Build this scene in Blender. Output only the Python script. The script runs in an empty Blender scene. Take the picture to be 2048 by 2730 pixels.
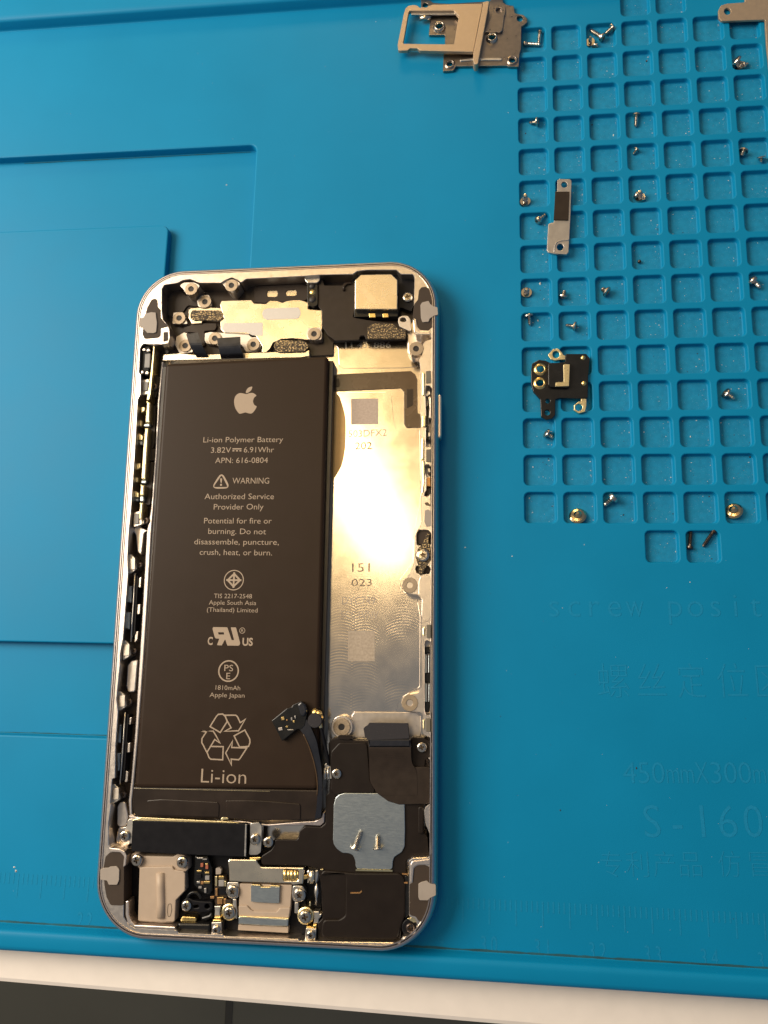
import bpy, bmesh, math, random
from mathutils import Vector, Matrix, Euler
from mathutils.geometry import intersect_line_line_2d

random.seed(7)
SC = bpy.context.scene
COL = SC.collection
U = 0.1                      # Blender units per millimetre (1 BU = 1 cm)
PI = math.pi

# ------------------------------------------------------------------ camera, world, lights, exposure
CAM_H = 152.621436
CAM_E = Euler((0.18724815, 0.10121895, 0.01960108), 'XYZ')
CAM_F = 1970.0               # focal length in pixels of a 2048 x 2730 frame
cam = bpy.data.cameras.new('camera')
cam.sensor_fit = 'VERTICAL'
cam.sensor_height = 36.0
cam.lens = 36.0 * CAM_F / 2730.0
cam.clip_start = 0.1
cam.clip_end = 1000.0
cam.dof.use_dof = True
cam.dof.focus_distance = 15.0
cam.dof.aperture_fstop = 16.0
cam_ob = bpy.data.objects.new('camera', cam)
cam_ob.location = (0, 0, CAM_H * U)
cam_ob.rotation_euler = CAM_E
COL.objects.link(cam_ob)
SC.camera = cam_ob

W = bpy.data.worlds.new('World')
SC.world = W
W.use_nodes = True
wn, wl = W.node_tree.nodes, W.node_tree.links
bg = wn['Background']
tc = wn.new('ShaderNodeTexCoord')
sp = wn.new('ShaderNodeSeparateXYZ')
wl.new(tc.outputs['Generated'], sp.inputs[0])
rmp = wn.new('ShaderNodeValToRGB')           # room seen from the desk: grey, cooler towards the right
mp = wn.new('ShaderNodeMapRange')
mp.inputs[1].default_value = -1.0
mp.inputs[2].default_value = 1.0
wl.new(sp.outputs['X'], mp.inputs[0])
wl.new(mp.outputs[0], rmp.inputs[0])
rmp.color_ramp.elements[0].color = (0.27, 0.24, 0.21, 1)
rmp.color_ramp.elements[1].color = (0.08, 0.13, 0.22, 1)
e = rmp.color_ramp.elements.new(0.45)
e.color = (0.195, 0.205, 0.22, 1)
# warm lamp-lit ceiling beyond the top of the desk
dt = wn.new('ShaderNodeVectorMath')
dt.operation = 'DOT_PRODUCT'
dt.inputs[1].default_value = Vector((-0.28, 0.40, 0.88)).normalized()
wl.new(tc.outputs['Generated'], dt.inputs[0])
glow = wn.new('ShaderNodeValToRGB')
glow.color_ramp.interpolation = 'EASE'
glow.color_ramp.elements[0].position = 0.885
glow.color_ramp.elements[0].color = (0, 0, 0, 1)
glow.color_ramp.elements[1].position = 0.992
glow.color_ramp.elements[1].color = (0.84, 0.50, 0.10, 1)
wl.new(dt.outputs['Value'], glow.inputs[0])
add = wn.new('ShaderNodeMix')
add.data_type = 'RGBA'
add.blend_type = 'ADD'
add.inputs['Factor'].default_value = 1.0
wl.new(rmp.outputs[0], add.inputs['A'])
wl.new(glow.outputs[0], add.inputs['B'])
wl.new(add.outputs['Result'], bg.inputs[0])
bg.inputs[1].default_value = 1.0


def area_lamp(name, loc, target, size, power, color, size_y=None):
    l = bpy.data.lights.new(name, 'AREA')
    l.energy = power
    l.color = color
    l.shape = 'RECTANGLE'
    l.size = size * U
    l.size_y = (size_y or size) * U
    o = bpy.data.objects.new(name, l)
    o.location = Vector(loc) * U
    o.rotation_euler = (Vector(target) - Vector(loc)).to_track_quat('-Z', 'Y').to_euler()
    COL.objects.link(o)
    return o


# warm desk lamp almost overhead (mirrored by the bare back plate), broad warm room lamp from the upper left
area_lamp('desk_lamp', (-124, 198, 640), (-30, 30, 0), 36, 4200, (1.0, 0.74, 0.40), 230)
area_lamp('room_lamp', (-390, 150, 320), (-10, 20, 0), 290, 36000, (1.0, 0.88, 0.73))
area_lamp('far_lamp', (-60, 520, 190), (-30, 0, 0), 120, 5000, (1.0, 0.66, 0.26), 70)

SC.view_settings.view_transform = 'Standard'
SC.view_settings.look = 'None'
SC.view_settings.exposure = 0.0
SC.view_settings.gamma = 1.0
SC.view_settings.use_curve_mapping = False
SC.cycles.use_denoising = True
SC.cycles.max_bounces = 8

# ------------------------------------------------------------------ pixel -> plane helper
CAM_R = CAM_E.to_matrix()
CROPS = {'p': (0, 0, 1), 'A': (340, 680, 3.6065), 'B': (780, 680, 3.6065), 'C': (860, 920, 3.567),
         'D': (860, 1400, 3.686), 'E': (320, 900, 4.253), 'F': (260, 1420, 2.99), 'G': (250, 2080, 3.53),
         'H': (560, 2240, 5.184), 'J': (680, 1840, 3.073), 'K': (880, 2100, 5.028), 'L': (480, 1860, 3.77),
         'M': (480, 1000, 5.184), 'N': (480, 1320, 5.184), 'O': (480, 1640, 5.184), 'T': (1040, 0, 4.366),
         'Q': (1360, 0, 2.411), 'R': (1360, 440, 2.411), 'S': (1360, 880, 2.411),
         'V': (1300, 1500, 2.218), 'X': (1160, 2300, 1.868), 'Y': (0, 0, 1.508)}


def px(c, x, y):
    ox, oy, s = CROPS[c]
    return ox + x / s, oy + y / s


def at(x, y, z):
    """point (mm) where the photo's pixel meets the level z"""
    d = CAM_R @ Vector(((x - 1024) / CAM_F, -(y - 1365) / CAM_F, -1))
    t = (z - CAM_H) / d.z
    return Vector((d.x * t, d.y * t, z))


def P(s, z):
    """'A 10,20 30,40 B 5,6' -> list of 2D points in mm at level z"""
    out, c = [], 'p'
    for tok in s.split():
        if ',' in tok:
            a, b = tok.split(',')
            v = at(*px(c, float(a), float(b)), z)
            out.append(Vector((v.x, v.y)))
        else:
            c = tok
    return out


# ------------------------------------------------------------------ materials
MATS = {}


def mat(name, col, rough=0.5, metal=0.0, var=0.08, nscale=6.0, bump=0.0, bscale=40.0, rvar=0.08, spec=0.5,
        coat=0.0, speck=None, brushed=None, trans=0.0, alpha=1.0, aniso=0.0):
    m = bpy.data.materials.new(name)
    m.use_nodes = True
    n, l = m.node_tree.nodes, m.node_tree.links
    b = n['Principled BSDF']
    b.inputs['Metallic'].default_value = metal
    b.inputs['Specular IOR Level'].default_value = spec
    b.inputs['Coat Weight'].default_value = coat
    b.inputs['Coat Roughness'].default_value = 0.25
    b.inputs['Transmission Weight'].default_value = trans
    b.inputs['Alpha'].default_value = alpha
    b.inputs['Anisotropic'].default_value = aniso
    t = n.new('ShaderNodeTexCoord')
    vec = t.outputs['Object']
    if brushed:
        mpn = n.new('ShaderNodeMapping')
        mpn.inputs['Scale'].default_value = brushed
        l.new(vec, mpn.inputs[0])
        vec2 = mpn.outputs[0]
    else:
        vec2 = vec
    nz = n.new('ShaderNodeTexNoise')
    nz.inputs['Scale'].default_value = nscale
    nz.inputs['Detail'].default_value = 6
    l.new(vec2, nz.inputs['Vector'])
    cr = n.new('ShaderNodeValToRGB')
    cr.color_ramp.elements[0].position = 0.25
    cr.color_ramp.elements[1].position = 0.75
    cr.color_ramp.elements[0].color = tuple(c * (1 - var) for c in col) + (1,)
    cr.color_ramp.elements[1].color = tuple(min(1, c * (1 + var)) for c in col) + (1,)
    l.new(nz.outputs['Fac'], cr.inputs[0])
    colout = cr.outputs[0]
    if speck:                                   # (color, scale, threshold)
        vo = n.new('ShaderNodeTexNoise')
        vo.inputs['Scale'].default_value = speck[1]
        vo.inputs['Detail'].default_value = 3
        l.new(vec, vo.inputs['Vector'])
        sr = n.new('ShaderNodeValToRGB')
        sr.color_ramp.elements[0].position = speck[2]
        sr.color_ramp.elements[1].position = speck[2] + 0.05
        l.new(vo.outputs['Fac'], sr.inputs[0])
        mx = n.new('ShaderNodeMix')
        mx.data_type = 'RGBA'
        l.new(sr.outputs[0], mx.inputs['Factor'])
        l.new(colout, mx.inputs['A'])
        mx.inputs['B'].default_value = tuple(speck[0]) + (1,)
        colout = mx.outputs['Result']
    l.new(colout, b.inputs['Base Color'])
    mr = n.new('ShaderNodeMapRange')
    mr.inputs[3].default_value = max(0.02, rough - rvar)
    mr.inputs[4].default_value = min(1, rough + rvar)
    l.new(nz.outputs['Fac'], mr.inputs[0])
    l.new(mr.outputs[0], b.inputs['Roughness'])
    if bump:
        bn = n.new('ShaderNodeTexNoise')
        bn.inputs['Scale'].default_value = bscale
        bn.inputs['Detail'].default_value = 5
        l.new(vec2, bn.inputs['Vector'])
        bu = n.new('ShaderNodeBump')
        bu.inputs['Strength'].default_value = bump
        bu.inputs['Distance'].default_value = 0.01
        l.new(bn.outputs['Fac'], bu.inputs['Height'])
        l.new(bu.outputs[0], b.inputs['Normal'])
    MATS[name] = m
    return m


mat('blue_silicone', (0.001, 0.203, 0.405), 0.5, var=0.05, nscale=0.5, bump=0.10, bscale=55, rvar=0.06, spec=0.16)
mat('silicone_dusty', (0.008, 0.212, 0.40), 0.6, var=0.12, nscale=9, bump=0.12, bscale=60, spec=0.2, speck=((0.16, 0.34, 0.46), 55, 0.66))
mat('silicone_print', (0.005, 0.216, 0.420), 0.8, var=0.12, nscale=30, spec=0.2)
mat('dust', (0.55, 0.55, 0.52), 0.9, var=0.3)
mat('dark_dust', (0.03, 0.02, 0.02), 0.9)
mat('desk_white', (0.84, 0.77, 0.70), 0.5, var=0.03, nscale=3, bump=0.05, bscale=60)
mat('floor_tile', (0.105, 0.105, 0.085), 0.6, var=0.12, nscale=0.08)
mat('grout', (0.05, 0.05, 0.045), 0.9)
mat('anodised', (0.70, 0.63, 0.58), 0.36, 1.0, var=0.04, nscale=20, bump=0.06, bscale=120, rvar=0.06)
mat('rail_metal', (0.74, 0.67, 0.60), 0.31, 1.0, var=0.06, nscale=12, bump=0.15, bscale=90, rvar=0.08)
mat('shield_metal', (0.80, 0.71, 0.56), 0.27, 1.0, var=0.04, nscale=3)
mat('pad_metal', (0.60, 0.54, 0.47), 0.5, 1.0, var=0.08, nscale=25, bump=0.2, bscale=120)
mat('frosted_patch', (0.60, 0.57, 0.53), 0.7, 0.6, var=0.10, nscale=60)
mat('steel', (0.48, 0.53, 0.54), 0.33, 1.0, var=0.06, nscale=10, bump=0.05, bscale=60, brushed=(1, 6, 1))
mat('screw_steel', (0.55, 0.50, 0.43), 0.2, 1.0, var=0.10, nscale=30)
mat('screw_dark', (0.10, 0.08, 0.07), 0.3, 0.9, var=0.2, nscale=30)
mat('screw_recess', (0.20, 0.15, 0.10), 0.4, 1.0, var=0.2, nscale=60)
mat('gold', (0.85, 0.62, 0.25), 0.28, 1.0, var=0.08, nscale=20)
mat('gold_bar', (0.92, 0.78, 0.45), 0.3, 1.0, var=0.10, nscale=25, bump=0.2, bscale=100)
mat('standoff_brass', (0.36, 0.29, 0.21), 0.5, 1.0, var=0.2, nscale=60, bump=0.4, bscale=120)
mat('hole_dark', (0.012, 0.010, 0.010), 0.5)
mat('battery_black', (0.026, 0.0155, 0.0095), 0.42, var=0.06, nscale=2, bump=0.04, bscale=80, spec=0.15, speck=((0.30, 0.25, 0.19), 16, 0.80))
mat('battery_side', (0.015, 0.011, 0.009), 0.35, var=0.1)
mat('dark_tape', (0.020, 0.013, 0.009), 0.3, var=0.3, nscale=2, spec=0.35, bump=0.1, bscale=8)
mat('mat_dirt_shade', (0.012, 0.085, 0.115), 0.9, var=0.4, nscale=3)
mat('screw_brass', (0.62, 0.48, 0.28), 0.16, 1.0, var=0.1, nscale=30)
mat('frame_silver', (0.56, 0.50, 0.48), 0.34, 1.0, var=0.06, nscale=20, bump=0.05, bscale=120)
mat('battery_print', (0.35, 0.27, 0.195), 0.6, var=0.04)
mat('brown_tape', (0.027, 0.017, 0.011), 0.32, var=0.2, nscale=3, spec=0.3, bump=0.15, bscale=12)
mat('brown_plastic', (0.035, 0.024, 0.017), 0.55, var=0.08, spec=0.25)
mat('insert_plastic', (0.048, 0.034, 0.025), 0.6, var=0.08, spec=0.25)
mat('beige_plastic', (0.42, 0.33, 0.25), 0.5, var=0.04, bump=0.04, bscale=120)
mat('antenna_patch', (0.33, 0.285, 0.245), 0.6, var=0.06)
mat('black_gloss', (0.008, 0.008, 0.008), 0.25, var=0.2, spec=0.4)
mat('black_satin', (0.008, 0.008, 0.010), 0.4, var=0.15, spec=0.15)
mat('black_flex', (0.012, 0.013, 0.018), 0.25, var=0.2, spec=0.6, bump=0.08, bscale=15)
mat('dark_flex', (0.027, 0.019, 0.014), 0.4, var=0.15, spec=0.25)
mat('black_foam', (0.022, 0.020, 0.024), 0.85, var=0.2, nscale=40, bump=0.6, bscale=90, speck=((0.3, 0.28, 0.26), 60, 0.70))
mat('gold_foam', (0.035, 0.023, 0.012), 0.6, 0.2, var=0.2, nscale=40, bump=0.6, bscale=110, speck=((0.62, 0.44, 0.20), 38, 0.55))
mat('speaker_plastic', (0.013, 0.009, 0.007), 0.42, var=0.10, nscale=4, spec=0.2, bump=0.04, bscale=60)
mat('clear_film', (0.66, 0.40, 0.14), 0.4, 0.0, var=0.08, nscale=6, spec=0.5)
mat('brown_film', (0.075, 0.045, 0.022), 0.26, var=0.25, nscale=2.5, spec=0.5)
mat('rubber_grey', (0.14, 0.125, 0.095), 0.7, var=0.1)
mat('etched', (0.44, 0.36, 0.30), 0.7, 0.4, var=0.15, nscale=22)
mat('etched_dark', (0.22, 0.17, 0.11), 0.75, 0.2, var=0.08, nscale=40)
mat('etched_faint', (0.40, 0.34, 0.275), 0.55, 0.7, var=0.2, nscale=22)
mat('pcb_copper', (0.50, 0.28, 0.12), 0.35, 0.8, var=0.3, nscale=50)
mat('component_grey', (0.25, 0.24, 0.23), 0.5, var=0.2)
mat('component_tin', (0.6, 0.57, 0.52), 0.35, 1.0, var=0.2)
mat('component_red', (0.35, 0.10, 0.05), 0.5, var=0.2)
mat('tray_metal', (0.46, 0.36, 0.26), 0.52, 0.75, var=0.04, nscale=12, bump=0.15, bscale=140)
mat('bracket_metal', (0.31, 0.27, 0.24), 0.30, 1.0, var=0.08, nscale=10, bump=0.06, bscale=70)
mat('bracket_cool', (0.56, 0.53, 0.50), 0.4, 1.0, var=0.06, nscale=10, bump=0.06, bscale=70)
mat('edge_black', (0.010, 0.009, 0.009), 0.5)


def back_plate_material():
    """bare machined aluminium: stacked crescents left by a milling cutter in three lanes"""
    m = mat('back_plate_metal', (0.80, 0.72, 0.62), 0.17, 1.0, var=0.06, nscale=3, rvar=0.06)
    n, l = m.node_tree.nodes, m.node_tree.links
    b = n['Principled BSDF']
    t = n.new('ShaderNodeTexCoord')
    se = n.new('ShaderNodeSeparateXYZ')
    l.new(t.outputs['Object'], se.inputs[0])

    def op(kind, a_, b_=None, c_=None):
        q = n.new('ShaderNodeMath')
        q.operation = kind
        for i, v_ in enumerate((a_, b_, c_)):
            if v_ is None:
                continue
            if isinstance(v_, (int, float)):
                q.inputs[i].default_value = v_
            else:
                l.new(v_, q.inputs[i])
        return q.outputs[0]

    nz = n.new('ShaderNodeTexNoise')
    nz.inputs['Scale'].default_value = 1.6
    nz.inputs['Detail'].default_value = 2
    l.new(t.outputs['Object'], nz.inputs['Vector'])
    fade = n.new('ShaderNodeMapRange')
    fade.inputs[1].default_value = 0.44
    fade.inputs[2].default_value = 0.60
    l.new(nz.outputs['Fac'], fade.inputs[0])
    low = n.new('ShaderNodeMapRange')               # the lanes start half way down the plate
    low.inputs[1].default_value = (at(950, 1560, 1.2).y - PH0.y) * U
    low.inputs[2].default_value = (at(950, 1660, 1.2).y - PH0.y) * U
    l.new(se.outputs['Y'], low.inputs[0])
    tot = None
    for xp, half, curve in ((908, 0.30, 1.1), (972, 0.28, 1.1), (1075, 0.35, 0.9)):
        xc = (at(xp, 1750, 1.2).x - PH0.x) * U
        dx = op('SUBTRACT', se.outputs['X'], xc)
        bow = op('MULTIPLY', op('MULTIPLY', dx, dx), curve)
        wave = op('SINE', op('MULTIPLY', op('ADD', se.outputs['Y'], bow), 2 * PI / 0.058))
        mask = op('GREATER_THAN', half, op('ABSOLUTE', dx))
        lane = op('MULTIPLY', wave, mask)
        tot = lane if tot is None else op('ADD', tot, lane)
    hgt = op('MULTIPLY', op('MULTIPLY', tot, fade.outputs[0]), low.outputs[0])
    bu = n.new('ShaderNodeBump')
    bu.inputs['Strength'].default_value = 0.065
    bu.inputs['Distance'].default_value = 0.004
    l.new(hgt, bu.inputs['Height'])
    l.new(bu.outputs[0], b.inputs['Normal'])
    return m


# ------------------------------------------------------------------ mesh helpers
ORG = Vector((0, 0, 0))      # origin (mm) of the thing now being built


def obj(name, bm, m, parent=None, loc=None, smooth=False, label=None):
    """link bm (world mm coordinates) as ONE mesh object; its origin is the thing's base point"""
    me = bpy.data.meshes.new(name)
    o = ORG if loc is None else Vector(loc)
    for v in bm.verts:
        v.co = (v.co - o) * U
    bmesh.ops.recalc_face_normals(bm, faces=bm.faces[:])
    bm.to_mesh(me)
    bm.free()
    for mm in (m if isinstance(m, (list, tuple)) else [m]):
        me.materials.append(MATS[mm])
    if smooth:
        for p in me.polygons:
            p.use_smooth = True
    ob = bpy.data.objects.new(name, me)
    COL.objects.link(ob)
    if parent is not None:
        ob.parent = parent
    else:
        ob.location = o * U
    if label:
        ob['label'] = label
    return ob


def tag(o, label, cat=None, group=None, kind=None):
    o['label'] = label
    if cat:
        o['category'] = cat
    if group:
        o['group'] = group
    if kind:
        o['kind'] = kind
    return o


def thing(name, label, cat, loc, group=None):
    global ORG
    o = bpy.data.objects.new(name, None)
    o.empty_display_size = 0.2
    ORG = Vector(loc)
    o.location = ORG * U
    COL.objects.link(o)
    return tag(o, label, cat, group)


def area2(p):
    return sum(p[i].x * p[(i + 1) % len(p)].y - p[(i + 1) % len(p)].x * p[i].y for i in range(len(p))) / 2


def ccw(p):
    return p if area2(p) > 0 else p[::-1]


def clean(p, eps=0.01):
    q = []
    for v in p:
        if not q or (v - q[-1]).length > eps:
            q.append(v)
    while len(q) > 3 and (q[0] - q[-1]).length <= eps:
        q.pop()
    return q


def fillet(p, r, seg=4):
    if r <= 0:
        return clean(p)
    p = clean(p)
    out, n = [], len(p)
    for i in range(n):
        a, b, c = p[i - 1], p[i], p[(i + 1) % n]
        d1, d2 = (a - b), (c - b)
        l1, l2 = d1.length, d2.length
        d1, d2 = d1 / l1, d2 / l2
        ang = math.acos(max(-1, min(1, d1.dot(d2))))
        if ang > PI - 0.06 or ang < 0.05:
            out.append(b)
            continue
        t = min(r / math.tan(ang / 2), 0.46 * l1, 0.46 * l2)
        s, e2 = b + d1 * t, b + d2 * t
        for k in range(seg + 1):
            f = k / seg
            out.append(s * (1 - f) ** 2 + b * 2 * f * (1 - f) + e2 * f * f)
    return clean(out)


def fillet_arc(p, r, seg):
    """true circular corners (for the big outlines)"""
    out, n = [], len(p)
    for i in range(n):
        a, b, c = p[i - 1], p[i], p[(i + 1) % n]
        d1, d2 = (a - b).normalized(), (c - b).normalized()
        ang = math.acos(d1.dot(d2))
        t = r / math.tan(ang / 2)
        ctr = b + (d1 + d2).normalized() * (r / math.sin(ang / 2))
        s, e2 = b + d1 * t, b + d2 * t
        a0 = math.atan2(s.y - ctr.y, s.x - ctr.x)
        a1 = math.atan2(e2.y - ctr.y, e2.x - ctr.x)
        da = (a1 - a0 + PI) % (2 * PI) - PI
        for k in range(seg + 1):
            th = a0 + da * k / seg
            out.append(ctr + Vector((math.cos(th), math.sin(th))) * r)
    return out


def smooth_closed(p, k=4):
    n, out = len(p), []
    for i in range(n):
        p0, p1, p2, p3 = p[i - 1], p[i], p[(i + 1) % n], p[(i + 2) % n]
        for j in range(k):
            t = j / k
            out.append(0.5 * ((2 * p1) + (p2 - p0) * t + (2 * p0 - 5 * p1 + 4 * p2 - p3) * t * t + (3 * p1 - p0 - 3 * p2 + p3) * t ** 3))
    return out


def offset(p, d):
    """offset a CCW polygon inwards by d"""
    n, out = len(p), []
    for i in range(n):
        a, b, c = p[i - 1], p[i], p[(i + 1) % n]
        e1, e2 = (b - a), (c - b)
        if e1.length < 1e-9 or e2.length < 1e-9:
            out.append(b.copy())
            continue
        n1 = Vector((-e1.y, e1.x)).normalized()
        n2 = Vector((-e2.y, e2.x)).normalized()
        m = n1 + n2
        if m.length < 0.3:
            out.append(b + n1 * d)
            continue
        m.normalize()
        out.append(b + m * min(d / max(0.35, m.dot(n1)), 2.5 * d) if d > 0 else b + m * max(d / max(0.35, m.dot(n1)), 2.5 * d))
    return out


def ring_verts(bm, p, z):
    return [bm.verts.new((v.x, v.y, z)) for v in p]


def bridge(bm, a, b):
    n = len(a)
    fs = []
    for i in range(n):
        fs.append(bm.faces.new((a[i], a[(i + 1) % n], b[(i + 1) % n], b[i])))
    return fs


def cap(bm, loops):
    es = []
    for lp in loops:
        for i in range(len(lp)):
            ed = bm.edges.get((lp[i], lp[(i + 1) % len(lp)])) or bm.edges.new((lp[i], lp[(i + 1) % len(lp)]))
            es.append(ed)
    r = bmesh.ops.triangle_fill(bm, use_beauty=True, use_dissolve=False, edges=es)
    return [f for f in r['geom'] if isinstance(f, bmesh.types.BMFace)]


def prism_bm(bm, p, z0, z1, bev=0.06, holes=()):
    p = ccw(clean(p))
    loops = []
    for k, lp in enumerate([p] + [ccw(clean(h)) for h in holes]):
        sgn = 1 if k == 0 else -1
        r0 = ring_verts(bm, lp, z0)
        if bev > 0:
            r1 = ring_verts(bm, lp, z1 - bev)
            r1b = ring_verts(bm, offset(lp, sgn * bev * 0.3), z1 - bev * 0.3)
            r2 = ring_verts(bm, offset(lp, sgn * bev), z1)
            bridge(bm, r0, r1)
            bridge(bm, r1, r1b)
            bridge(bm, r1b, r2)
        else:
            r2 = ring_verts(bm, lp, z1)
            bridge(bm, r0, r2)
        loops.append(r2)
    cap(bm, loops)
    return bm


def prism(name, pts, z0, z1, m, parent=None, r=0.25, bev=0.06, holes=(), label=None, seg=4, loc=None):
    """a plate traced at its top level z1, standing down to z0"""
    p = P(pts, z1) if isinstance(pts, str) else pts
    hs = [P(h, z1) if isinstance(h, str) else h for h in holes]
    bm = bmesh.new()
    prism_bm(bm, fillet(p, r, seg), z0, z1, bev, [fillet(h, r, seg) if len(h) < 9 else h for h in hs])
    return obj(name, bm, m, parent, label=label, loc=loc)


def circ(c, r, n=20, ry=None, a=0.0):
    return [Vector((c.x + r * math.cos(2 * PI * k / n + a), c.y + (ry or r) * math.sin(2 * PI * k / n + a))) for k in range(n)]


def lathe_bm(bm, prof, n=20, M=None):
    rings = []
    for r, z in prof:
        if r < 1e-6:
            rings.append([bm.verts.new((0, 0, z))])
        else:
            rings.append([bm.verts.new((r * math.cos(2 * PI * k / n), r * math.sin(2 * PI * k / n), z)) for k in range(n)])
    for a, b in zip(rings, rings[1:]):
        if len(a) == 1 and len(b) == 1:
            continue
        for k in range(n):
            if len(a) == 1:
                bm.faces.new((a[0], b[k], b[(k + 1) % n]))
            elif len(b) == 1:
                bm.faces.new((a[k], a[(k + 1) % n], b[0]))
            else:
                bm.faces.new((a[k], a[(k + 1) % n], b[(k + 1) % n], b[k]))
    vs = [v for rg in rings for v in rg]
    if M is not None:
        for v in vs:
            v.co = M @ v.co
    return vs


def tube_bm(bm, pts, r, n=8):
    pts = [Vector(p) for p in pts]
    prev = None
    up = Vector((0, 0, 1))
    first = None
    for i, p in enumerate(pts):
        t = (pts[min(i + 1, len(pts) - 1)] - pts[max(i - 1, 0)]).normalized()
        s = t.cross(up)
        if s.length < 1e-4:
            s = Vector((1, 0, 0))
        s.normalize()
        u2 = s.cross(t).normalized()
        rr = r[i] if isinstance(r, (list, tuple)) else r
        rg = [bm.verts.new(p + (s * math.cos(2 * PI * k / n) + u2 * math.sin(2 * PI * k / n)) * rr) for k in range(n)]
        if prev:
            bridge(bm, prev, rg)
        else:
            first = rg
        prev = rg
    bm.faces.new(first)
    bm.faces.new(prev)


def ribbon_bm(bm, left, right, th):
    """flat cable between two 3D edge lines"""
    prev = None
    n = len(left)
    for i in range(n):
        a, b = Vector(left[i]), Vector(right[i])
        t = Vector(left[min(i + 1, n - 1)]) - Vector(left[max(i - 1, 0)])
        nr = t.cross(b - a)
        nr = nr.normalized() if nr.length > 1e-6 else Vector((0, 0, 1))
        if nr.z < 0:
            nr = -nr
        nr *= th / 2
        rg = [bm.verts.new(a + nr), bm.verts.new(b + nr), bm.verts.new(b - nr), bm.verts.new(a - nr)]
        if prev:
            bridge(bm, prev, rg)
        else:
            bm.faces.new(rg)
        prev = rg
    bm.faces.new(prev)


def interp3(pts, k=6):
    out = []
    n = len(pts)
    for i in range(n - 1):
        p0, p1, p2, p3 = pts[max(i - 1, 0)], pts[i], pts[i + 1], pts[min(i + 2, n - 1)]
        for j in range(k):
            t = j / k
            out.append(0.5 * ((2 * p1) + (p2 - p0) * t + (2 * p0 - 5 * p1 + 4 * p2 - p3) * t * t + (3 * p1 - p0 - 3 * p2 + p3) * t ** 3))
    out.append(pts[-1])
    return out


def W3(s, zs):
    """pixel path with one level per point -> 3D mm points"""
    out, c, k = [], 'p', 0
    for tok in s.split():
        if ',' in tok:
            a, b = tok.split(',')
            z = zs[k] if isinstance(zs, (list, tuple)) else zs
            out.append(at(*px(c, float(a), float(b)), z))
            k += 1
        else:
            c = tok
    return out


def stroke_bm(bm, pts, w, z, h=0.02, closed=False):
    """a flat line of width w along 2D points"""
    n = len(pts)
    L, Rr = [], []
    for i in range(n):
        a = pts[i - 1] if (closed or i > 0) else pts[i]
        c = pts[(i + 1) % n] if (closed or i < n - 1) else pts[i]
        b = pts[i]
        e1 = (b - a).normalized() if (b - a).length > 1e-9 else (c - b).normalized()
        e2 = (c - b).normalized() if (c - b).length > 1e-9 else e1
        n1, n2 = Vector((-e1.y, e1.x)), Vector((-e2.y, e2.x))
        m = n1 + n2
        m = m.normalized() if m.length > 0.2 else n1
        k = (w / 2) / max(0.4, m.dot(n1))
        L.append(bm.verts.new((b.x + m.x * k, b.y + m.y * k, z + h)))
        Rr.append(bm.verts.new((b.x - m.x * k, b.y - m.y * k, z + h)))
    for i in range(n if closed else n - 1):
        j = (i + 1) % n
        bm.faces.new((L[i], L[j], Rr[j], Rr[i]))


def flat_bm(bm, loops, z):
    cap(bm, [ring_verts(bm, ccw(clean(l)), z) for l in loops])


def text_bm(bm, body, crop, x0, y0, x1, y1, cap_px, z, off=0.025, bold=0.0, natural=0.0):
    """letters whose baseline runs from pixel (x0,y0) to (x1,y1), capital height cap_px"""
    a, b = at(*px(crop, x0, y0), z), at(*px(crop, x1, y1), z)
    mx, my = (x0 + x1) / 2, (y0 + y1) / 2
    ex = (b - a)
    wid = ex.length
    ex.normalize()
    ey = Vector((-ex.y, ex.x, 0))
    h = (at(*px(crop, mx, my - cap_px), z) - at(*px(crop, mx, my), z)).dot(ey)
    cu = bpy.data.curves.new('text', 'FONT')
    cu.body = body
    cu.size = 1.0
    cu.offset = bold
    cu.resolution_u = 3
    to = bpy.data.objects.new('text', cu)
    COL.objects.link(to)
    bpy.context.view_layer.update()
    dg = bpy.context.evaluated_depsgraph_get()
    me = bpy.data.meshes.new_from_object(to.evaluated_get(dg))
    bpy.data.objects.remove(to)
    xs = [v.co.x for v in me.vertices]
    if not xs:
        return
    mnx, mxx = min(xs), max(xs)
    sx = wid / (mxx - mnx)
    sy = h / 0.729 if cap_px else sx
    if natural:                                 # keep the letter's own width, centred in its cell
        sx = min(sx, sy * natural)
        a = a + ex * ((wid - (mxx - mnx) * sx) / 2)
    vs = [bm.verts.new(a + ex * ((v.co.x - mnx) * sx) + ey * (v.co.y * sy) + Vector((0, 0, off))) for v in me.vertices]
    for p in me.polygons:
        try:
            bm.faces.new([vs[i] for i in p.vertices])
        except ValueError:
            pass
    bpy.data.meshes.remove(me)


#@@SETTING
# ------------------------------------------------------------------ setting: floor, desk, silicone mat
ORG = Vector((0, -60, -720))
bm = bmesh.new()
flat_bm(bm, [[Vector((-1600, -1600)), Vector((1600, -1600)), Vector((1600, 1600)), Vector((-1600, 1600))]], -720)
tag(obj('floor', bm, 'floor_tile'), 'dark grey floor tiles far below the desk edge', kind='structure')
bm = bmesh.new()
gx = at(610, 2710, -720).x
prism_bm(bm, [Vector((gx - 4, -1600)), Vector((gx + 4, -1600)), Vector((gx + 4, 1600)), Vector((gx - 4, 1600))], -719.9, -719.2, 0)
tag(obj('floor_joint', bm, 'grout'), 'dark joint line between two floor tiles', kind='structure')

ZD = -3.2
a, b = at(0, 2622, ZD), at(1290, 2733, ZD)
sl = (b.y - a.y) / (b.x - a.x)
dl = lambda x: a.y + sl * (x - a.x)
ORG = Vector((0, 100, ZD - 20))
desk = prism('desk', [Vector((-400, dl(-400))), Vector((400, dl(400))), Vector((400, 420)), Vector((-400, 420))], ZD - 20, ZD, 'desk_white', r=0, bev=1.1)
tag(desk, 'white desk top with rounded front edge under the blue mat', 'desk')

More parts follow.
